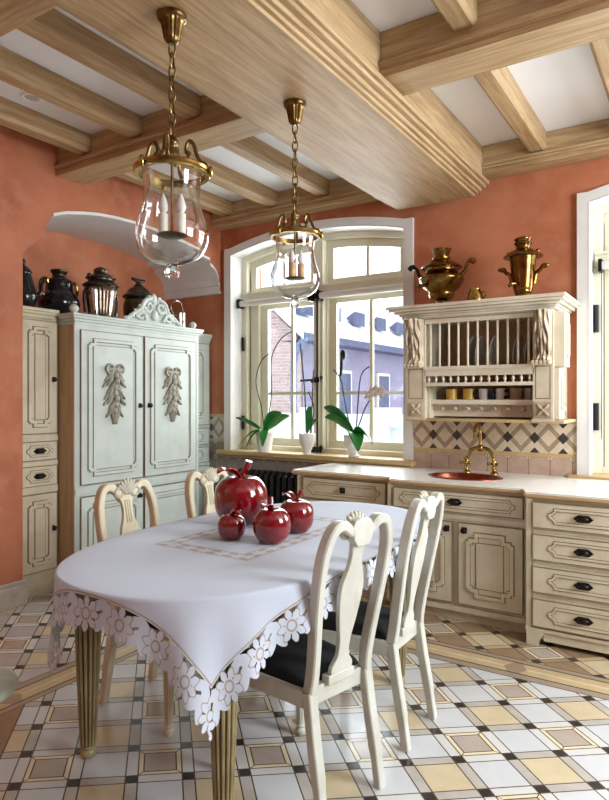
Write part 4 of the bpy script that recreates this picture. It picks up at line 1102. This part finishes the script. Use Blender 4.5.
apple(-1.665, 2.49, .086, 'red apple at the back right, against the counter', (.8, .5), (-1, .2, 0))

# ---------------------------------------------------------------- chairs (front = +y)
def make_chair(name, label, paint):
    t = thing(name, label, 'chair', (0, 0, 0))
    # rear legs
    for s in (-1, 1):
        mb = MB(); mb.sweep(smoothpts([(s * .158, -.285, 0), (s * .156, -.262, .15), (s * .154, -.235, .3), (s * .152, -.215, .44)], 4), [.038] * 4 + [.044] * 9, [.034] * 4 + [.04] * 9, (1, 0, 0)); mb.build('leg', paint, t)
    for s in (-1, 1):
        mb = MB(T(s * .20, .20, 0)); mb.lathe(smoothprof([(.018, 0), (.022, .008), (.026, .022), (.018, .034), (.023, .042), (.018, .05), (.019, .07), (.027, .33), (.03, .345), (.022, .36), (.03, .372)], 3), 48, flute=(10, .14, 18, 22), m=0)
        mb.box(-.028, .028, -.028, .028, .365, .44); mb.build('leg', paint, t)
    mb = MB()
    for a, b in (((-.155, -.2), (.155, -.2)), ((-.2, .205), (.2, .205)), ((-.16, -.2), (-.204, .2)), ((.16, -.2), (.204, .2))):
        mb.sweep([(a[0], a[1], .415), (b[0], b[1], .415)], .065, .03, (0, 0, 1))
    mb.build('seat_rail', paint, t)
    def fn(u, v):
        a = (u - .5) * 2; b = (v - .5) * 2
        h = (max(0, 1 - abs(a) ** 4) * max(0, 1 - abs(b) ** 4)) ** .45
        return (a * (.16 + .043 * v), b * .195 + .005, .445 + .05 * h)
    mb = MB(); mb.grid(20, 20, fn); mb.grid(1, 1, lambda u, v: ((u - .5) * 2 * (.16 + .043 * v), (v - .5) * 2 * .195 + .005, .443)); mb.build('seat_cushion', 'cushion', t)['label'] = 'black upholstered seat cushion'
    # hoop back: two stiles sweeping into the crest
    def bk(z): return -.215 - .115 * max(0, (z - .44)) ** 1.15 / .6
    for s in (-1, 1):
        pts = [(s * .152, .44), (s * .146, .50), (s * .152, .60), (s * .168, .74), (s * .176, .86), (s * .170, .96), (s * .142, 1.03), (s * .10, 1.045), (s * .06, 1.02), (s * .025, 1.005)]
        pts = smoothpts([(x, bk(z), z) for x, z in pts], 5)
        n = len(pts); ws = [.046 - .004 * abs(i / n - .3) for i in range(n)]
        mb = MB(); mb.sweep(pts, ws, [.036] * n, (0, 1, 0), ch=.3); mb.build('back_stile', paint, t)
    # crest shell
    mb = MB(); yc = bk(1.02)
    mb.prism([(-.05, .985), (-.03, .96), (.03, .96), (.05, .985), (.058, 1.03), (.04, 1.055), (0, 1.062), (-.04, 1.055), (-.058, 1.03)], yc - .022, yc + .016)
    for k in range(7):
        a = PI / 2 + (k - 3) * .26
        mb.ell((.045 * math.cos(a), yc + .02, .985 + .06 * math.sin(a)), (.045, .012, .011), 1, R(-a, 'Y'), 8, 6)
    for s in (-1, 1): mb.torus(.022, .011, 1, T(s * .055, yc + .016, 1.015) @ R(PI / 2, 'X'), 16, 8)
    mb.build('crest', [paint, 'carve_chair'], t, bevel=.006)
    # vase splat
    half = [(.052, .46), (.056, .50), (.03, .54), (.03, .60), (.048, .68), (.06, .76), (.058, .82), (.036, .88), (.03, .93), (.04, .985)]
    sm = smoothpts([(a, z, 0) for a, z in half], 4); mb = MB(); vs, fs = [], []
    for p_ in sm:
        y = bk(p_.y)
        vs += [(-p_.x, y + .008, p_.y), (p_.x, y + .008, p_.y), (p_.x, y - .012, p_.y), (-p_.x, y - .012, p_.y)]
    for i in range(len(sm) - 1):
        for k in range(4): fs.append((i * 4 + k, i * 4 + (k + 1) % 4, i * 4 + 4 + (k + 1) % 4, i * 4 + 4 + k))
    mb.add(vs, fs + [(0, 1, 2, 3), tuple(len(vs) - 4 + k for k in range(4))])
    for s in (-1, 0, 1): mb.tube([(s * .014, bk(z) + .009, z) for z in (.86, .92, .975)], .006, 6)
    mb.box(-.07, .07, -.232, -.196, .44, .475); mb.build('splat', paint, t, bevel=.003)
    return t
M['carve_chair'] = cream('carved chair crest', (196, 190, 170), (116, 106, 86), .75)
def place(xr, yr, ang, dist=.23):
    """seat centre and rotation so that the rear rail centre is at xr, yr and the chair faces `ang`"""
    return (xr + math.cos(ang) * dist, yr + math.sin(ang) * dist, 0), ang - PI / 2
chA = make_chair('dining_chair', 'white painted vase-back chair nearest the viewer, seen from behind', 'chair')
loc, rz = place(-1.17, 2.03, math.radians(167), .21); chA.location = loc; chA.rotation_euler = (0, 0, rz)
loc, rz = place(-1.155, 2.61, math.radians(181), .21)
dup(chA, loc, rz, 'white painted vase-back chair nearer the sink, behind the first white chair')
chC = make_chair('dining_chair', 'shell-crested chair across the table, left in front of wardrobe', 'chair_warm_light')
loc, rz = place(-2.42, 2.19, 0, .21); chC.location = loc; chC.rotation_euler = (0, 0, rz)
loc, rz = place(-2.42, 2.82, 0, .21); dup(chC, loc, rz, 'shell-crested chair across the table, half hidden by the largest apple')

# ---------------------------------------------------------------- lanterns
def lantern(x, y, zr, s, label, sleeve, ncand):
    """zr = height of the brass ring, s = scale"""
    zc = 3.05; t = thing('lantern', label, 'lamp', (x, y, zr - .4 * s))
    MB(T(x, y, zc - .115)).lathe(smoothprof([(.018, 0), (.032, .012), (.04, .05), (.048, .085), (.058, .095), (.06, .112), (.05, .115)], 3), 64, flute=(16, .1, 3, 11)).build('ceiling_canopy', 'bronze', t)
    mb = MB(); top = zc - .115; bot = zr + .15 * s; L = .062; n = int((top - bot) / (L * .72)); L = (top - bot) / n / .72
    for k in range(n):
        z = top - (k + .5) * (top - bot) / n
        pts = [(.014 * math.cos(a), 0, L * .5 * math.sin(a)) for a in [2 * PI * q / 14 for q in range(14)]]
        rot = R(PI / 2 * (k % 2) + .3, 'Z'); mb.tube([T(x, y, z) @ rot @ Vector(p_) for p_ in pts], .0038, 6, closed=True)
    mb.build('chain', 'bronze', t)
    rr = .15 * s
    mb = MB(T(x, y, zr)); mb.lathe([(rr - .016 * s, -.014 * s), (rr, -.014 * s), (rr + .004 * s, -.009 * s), (rr, 0), (rr + .004 * s, .009 * s), (rr, .014 * s), (rr - .016 * s, .014 * s), (rr - .016 * s, -.014 * s)], 48, cap=False)
    for k in range(3):
        a = 2 * PI * k / 3 + .5; mb.ell((rr * 1.06 * math.cos(a), rr * 1.06 * math.sin(a), 0), (.012 * s, .012 * s, .024 * s))
    mb.build('ring', 'brass_bright', t)
    for k in range(4):
        a = PI / 2 * k + .5; ca, sa = math.cos(a), math.sin(a)
        pts = [(.98, .0), (.92, .03), (.78, .04), (.68, .07), (.60, .11), (.48, .125), (.40, .105), (.40, .08), (.47, .075), (.42, .055), (.24, .05), (.12, .08), (.08, .12)]
        MB().tube(smoothpts([(x + rr * q * ca, y + rr * q * sa, zr + h * s) for q, h in pts], 5), .0085 * s, 8).build('scroll_arm', 'bronze', t)
    MB(T(x, y, zr + .05 * s)).lathe(smoothprof([(.012 * s, 0), (.03 * s, .02 * s), (.02 * s, .05 * s), (.028 * s, .07 * s), (.012 * s, .1 * s)], 3), 18).build('hub', 'bronze', t)
    g = smoothprof([(rr * .80, .0), (rr * .76, -.05 * s), (rr * .74, -.09 * s), (rr * .80, -.15 * s), (rr * .96, -.225 * s), (rr * .975, -.27 * s), (rr * .85, -.325 * s), (rr * .55, -.36 * s), (rr * .2, -.375 * s), (.004, -.378 * s)], 5)
    MB(T(x, y, zr)).lathe(g, 56, cap=False).build('glass_globe', 'lampglass', t)
    mb = MB(); mb.ell((x, y, zr - .405 * s), (.03 * s, .03 * s, .03 * s), 0, None, 24, 14); mb.lathe([(.018 * s, -.385 * s), (.024 * s, -.376 * s)], 18, 0, T(x, y, zr)); mb.build('finial', 'crystal', t)
    zp = zr - .26 * s
    MB().tube([(x, y, zr + .05 * s), (x, y, zp)], .006 * s, 8).build('rod', 'bronze', t)
    MB(T(x, y, zp)).lathe([(.001, -.006 * s), (.04 * s, -.004 * s), (.062 * s, .004 * s), (.058 * s, .008 * s), (.001, .004 * s)], 28).build('candle_tray', 'bronze' if ncand > 2 else 'pewter', t)
    for k in range(ncand):
        a = 2 * PI * k / ncand + .58; cx, cy = x + .036 * s * math.cos(a), y + .036 * s * math.sin(a)
        c = MB(T(cx, cy, zp + .006 * s)).lathe([(.0195 * s, 0), (.02 * s, .085 * s), (.008 * s, .09 * s)], 14).build('candle', sleeve, t)
        MB(T(cx, cy, zp + .094 * s)).lathe(smoothprof([(.008 * s, 0), (.02 * s, .022 * s), (.016 * s, .05 * s), (.003 * s, .08 * s)], 3), 14).build('bulb', 'pot', c)
lantern(-1.83, 1.83, 2.41, 1.0, 'bell glass lantern with white candles, nearest and left', 'candle', 2)
lantern(-1.83, 2.726, 2.35, .88, 'bell glass lantern with amber candles, hanging before the window', 'sleeve', 3)

# round upholstered stool, almost outside the picture
t = thing('stool', 'pale green upholstered round stool cut by left edge of the picture', 'stool', (-2.30, 1.18, 0))
sx, sy = -2.30, 1.22
MB(T(sx, sy, .40)).lathe(smoothprof([(.15, 0), (.19, .008), (.2, .025), (.18, .042), (.1, .05), (.001, .052)], 4), 40).build('seat', 'stool', t)
for k in range(3):
    a = 2 * PI * k / 3 + 2.2; MB().tube([(sx + .11 * math.cos(a), sy + .11 * math.sin(a), .41), (sx + .12 * math.cos(a), sy + .12 * math.sin(a), 0)], [.02, .014], 10).build('leg', 'leg', t)

# ---------------------------------------------------------------- outdoors
structure(MB().add([(-70, 6.2, -.6), (40, 6.2, -.6), (40, 90, -.6), (-70, 90, -.6)], [(0, 1, 2, 3)]).build('snow_ground', 'snow'))
hs = thing('house', 'snow roofed brick house seen through the arched window', 'house', (-18, 30, -.6))
mb = MB(); mb.box(-24, -12, 18, 50, -.6, 3.7); mb.prism([(-24, 3.7), (-12, 3.7), (-18, 9)], 18, 18.2); mb.build('wall', 'brick', hs)
mb = MB(); mb.box(-12.02, -11.95, 18.3, 50, -.6, 3.5); mb.build('side_wall', 'lilac', hs)
mb = MB(); mb.add([(-11.2, 17.2, 3.45), (-11.2, 51, 3.45), (-18, 51, 9.3), (-18, 17.2, 9.3), (-11.2, 17.2, 3.7), (-11.2, 51, 3.7), (-18, 51, 9.6), (-18, 17.2, 9.6), (-24.8, 17.2, 3.45), (-24.8, 51, 3.45), (-24.8, 17.2, 3.7), (-24.8, 51, 3.7)],
                      [(4, 5, 6, 7), (0, 4, 7, 3), (10, 7, 6, 11), (8, 3, 7, 10)], 0)
mb.add([(-11.2, 17.2, 3.45), (-11.2, 51, 3.45), (-11.2, 51, 3.7), (-11.2, 17.2, 3.7), (-12.2, 17.2, 3.45), (-12.2, 51, 3.45)], [(0, 1, 2, 3), (0, 4, 5, 1)], 1)
mb.build('roof', ['snow', 'eave'], hs)
for k in range(14):
    y = 18 + k * 2.0; mb = MB(); mb.prism([(-12.3, 4.75), (-11.9, 4.45), (-11.9, 5.0)], y, y + .9); mb.build('snow_guard', 'eave', hs)
mb = MB(); mb.tube(smoothpts([(-11.2, 17.3, 3.5), (-11.6, 17.5, 3.2), (-12.0, 17.8, 2.6), (-12.0, 17.85, -.4)]), .12, 8); mb.build('drainpipe', 'steelpipe', hs)
for y in (20.5, 24, 27.5, 32, 37):
    mb = MB(); mb.box(-11.96, -11.85, y, y + 1.2, .6, 2.6); f_ = mb.build('window', 'frame', hs); mb = MB(); mb.box(-11.86, -11.83, y + .12, y + 1.08, .72, 2.48); mb.build('pane', 'eave', f_)
for x in (-22, -19.4, -15.2):
    mb = MB(); mb.box(x, x + 1.3, 17.9, 18, .8, 3.0); f_ = mb.build('window', 'frame', hs); mb = MB(); mb.box(x + .12, x + 1.18, 17.87, 17.9, .92, 2.88); mb.build('pane', 'lilac', f_)
mb = MB(); mb.box(-16, -2, 12.0, 12.35, -.6, .9); mb.box(-16.05, -1.95, 11.9, 12.45, .9, 1.15)
for k in range(8): mb.box(-15 + k * 1.8, -14.6 + k * 1.8, 11.8, 12.5, -.6, 1.3)
tag(mb.build('garden_wall', 'snow'), 'low snow covered garden wall in front of the brick house', 'wall')

# ---------------------------------------------------------------- light
wld = bpy.data.worlds.new('overcast'); sc.world = wld; wld.use_nodes = True
bg = wld.node_tree.nodes['Background']; bg.inputs[0].default_value = (.86, .93, 1.0, 1); bg.inputs[1].default_value = 1.15
def area(name, loc, target, size, power, colr, size_y=None):
    l = bpy.data.lights.new(name, 'AREA'); l.energy = power; l.color = colr; l.size = size
    if size_y: l.shape = 'RECTANGLE'; l.size_y = size_y
    o = bpy.data.objects.new(name, l); C.objects.link(o); o.location = loc
    o.rotation_euler = (Vector(target) - Vector(loc)).to_track_quat('-Z', 'Y').to_euler(); return o
area('window_daylight', (-3.1, 5.7, 2.2), (-2.4, 3, .8), 1.8, 55, (.9, .96, 1), 1.8)
area('right_window_daylight', (.4, 5.7, 2.2), (-1.0, 3.0, .6), 1.9, 75, (.9, .96, 1), 1.8)
area('side_window_daylight', (2.8, 2.8, 2.3), (-4, 3.2, 2.3), 1.6, 95, (.84, .94, 1), 1.8)
area('hall_lamp', (-4.9, .3, 2.0), (-2.3, 2.0, .5), .5, 55, (1, .70, .40))

# ---------------------------------------------------------------- camera
cam = bpy.data.cameras.new('camera'); co = bpy.data.objects.new('camera', cam); C.objects.link(co)
co.location = (0, 0, 1.49); co.rotation_euler = (PI / 2, 0, math.radians(33))
cam.sensor_fit = 'AUTO'; cam.sensor_width = 36; cam.lens = 36 * 623 / 800; cam.shift_y = -.00125; cam.clip_start = .05; cam.clip_end = 300
sc.camera = co
sc.view_settings.view_transform = 'Standard'; sc.view_settings.look = 'None'; sc.view_settings.exposure = 1.42; sc.view_settings.gamma = 1
sc.view_settings.use_curve_mapping = False
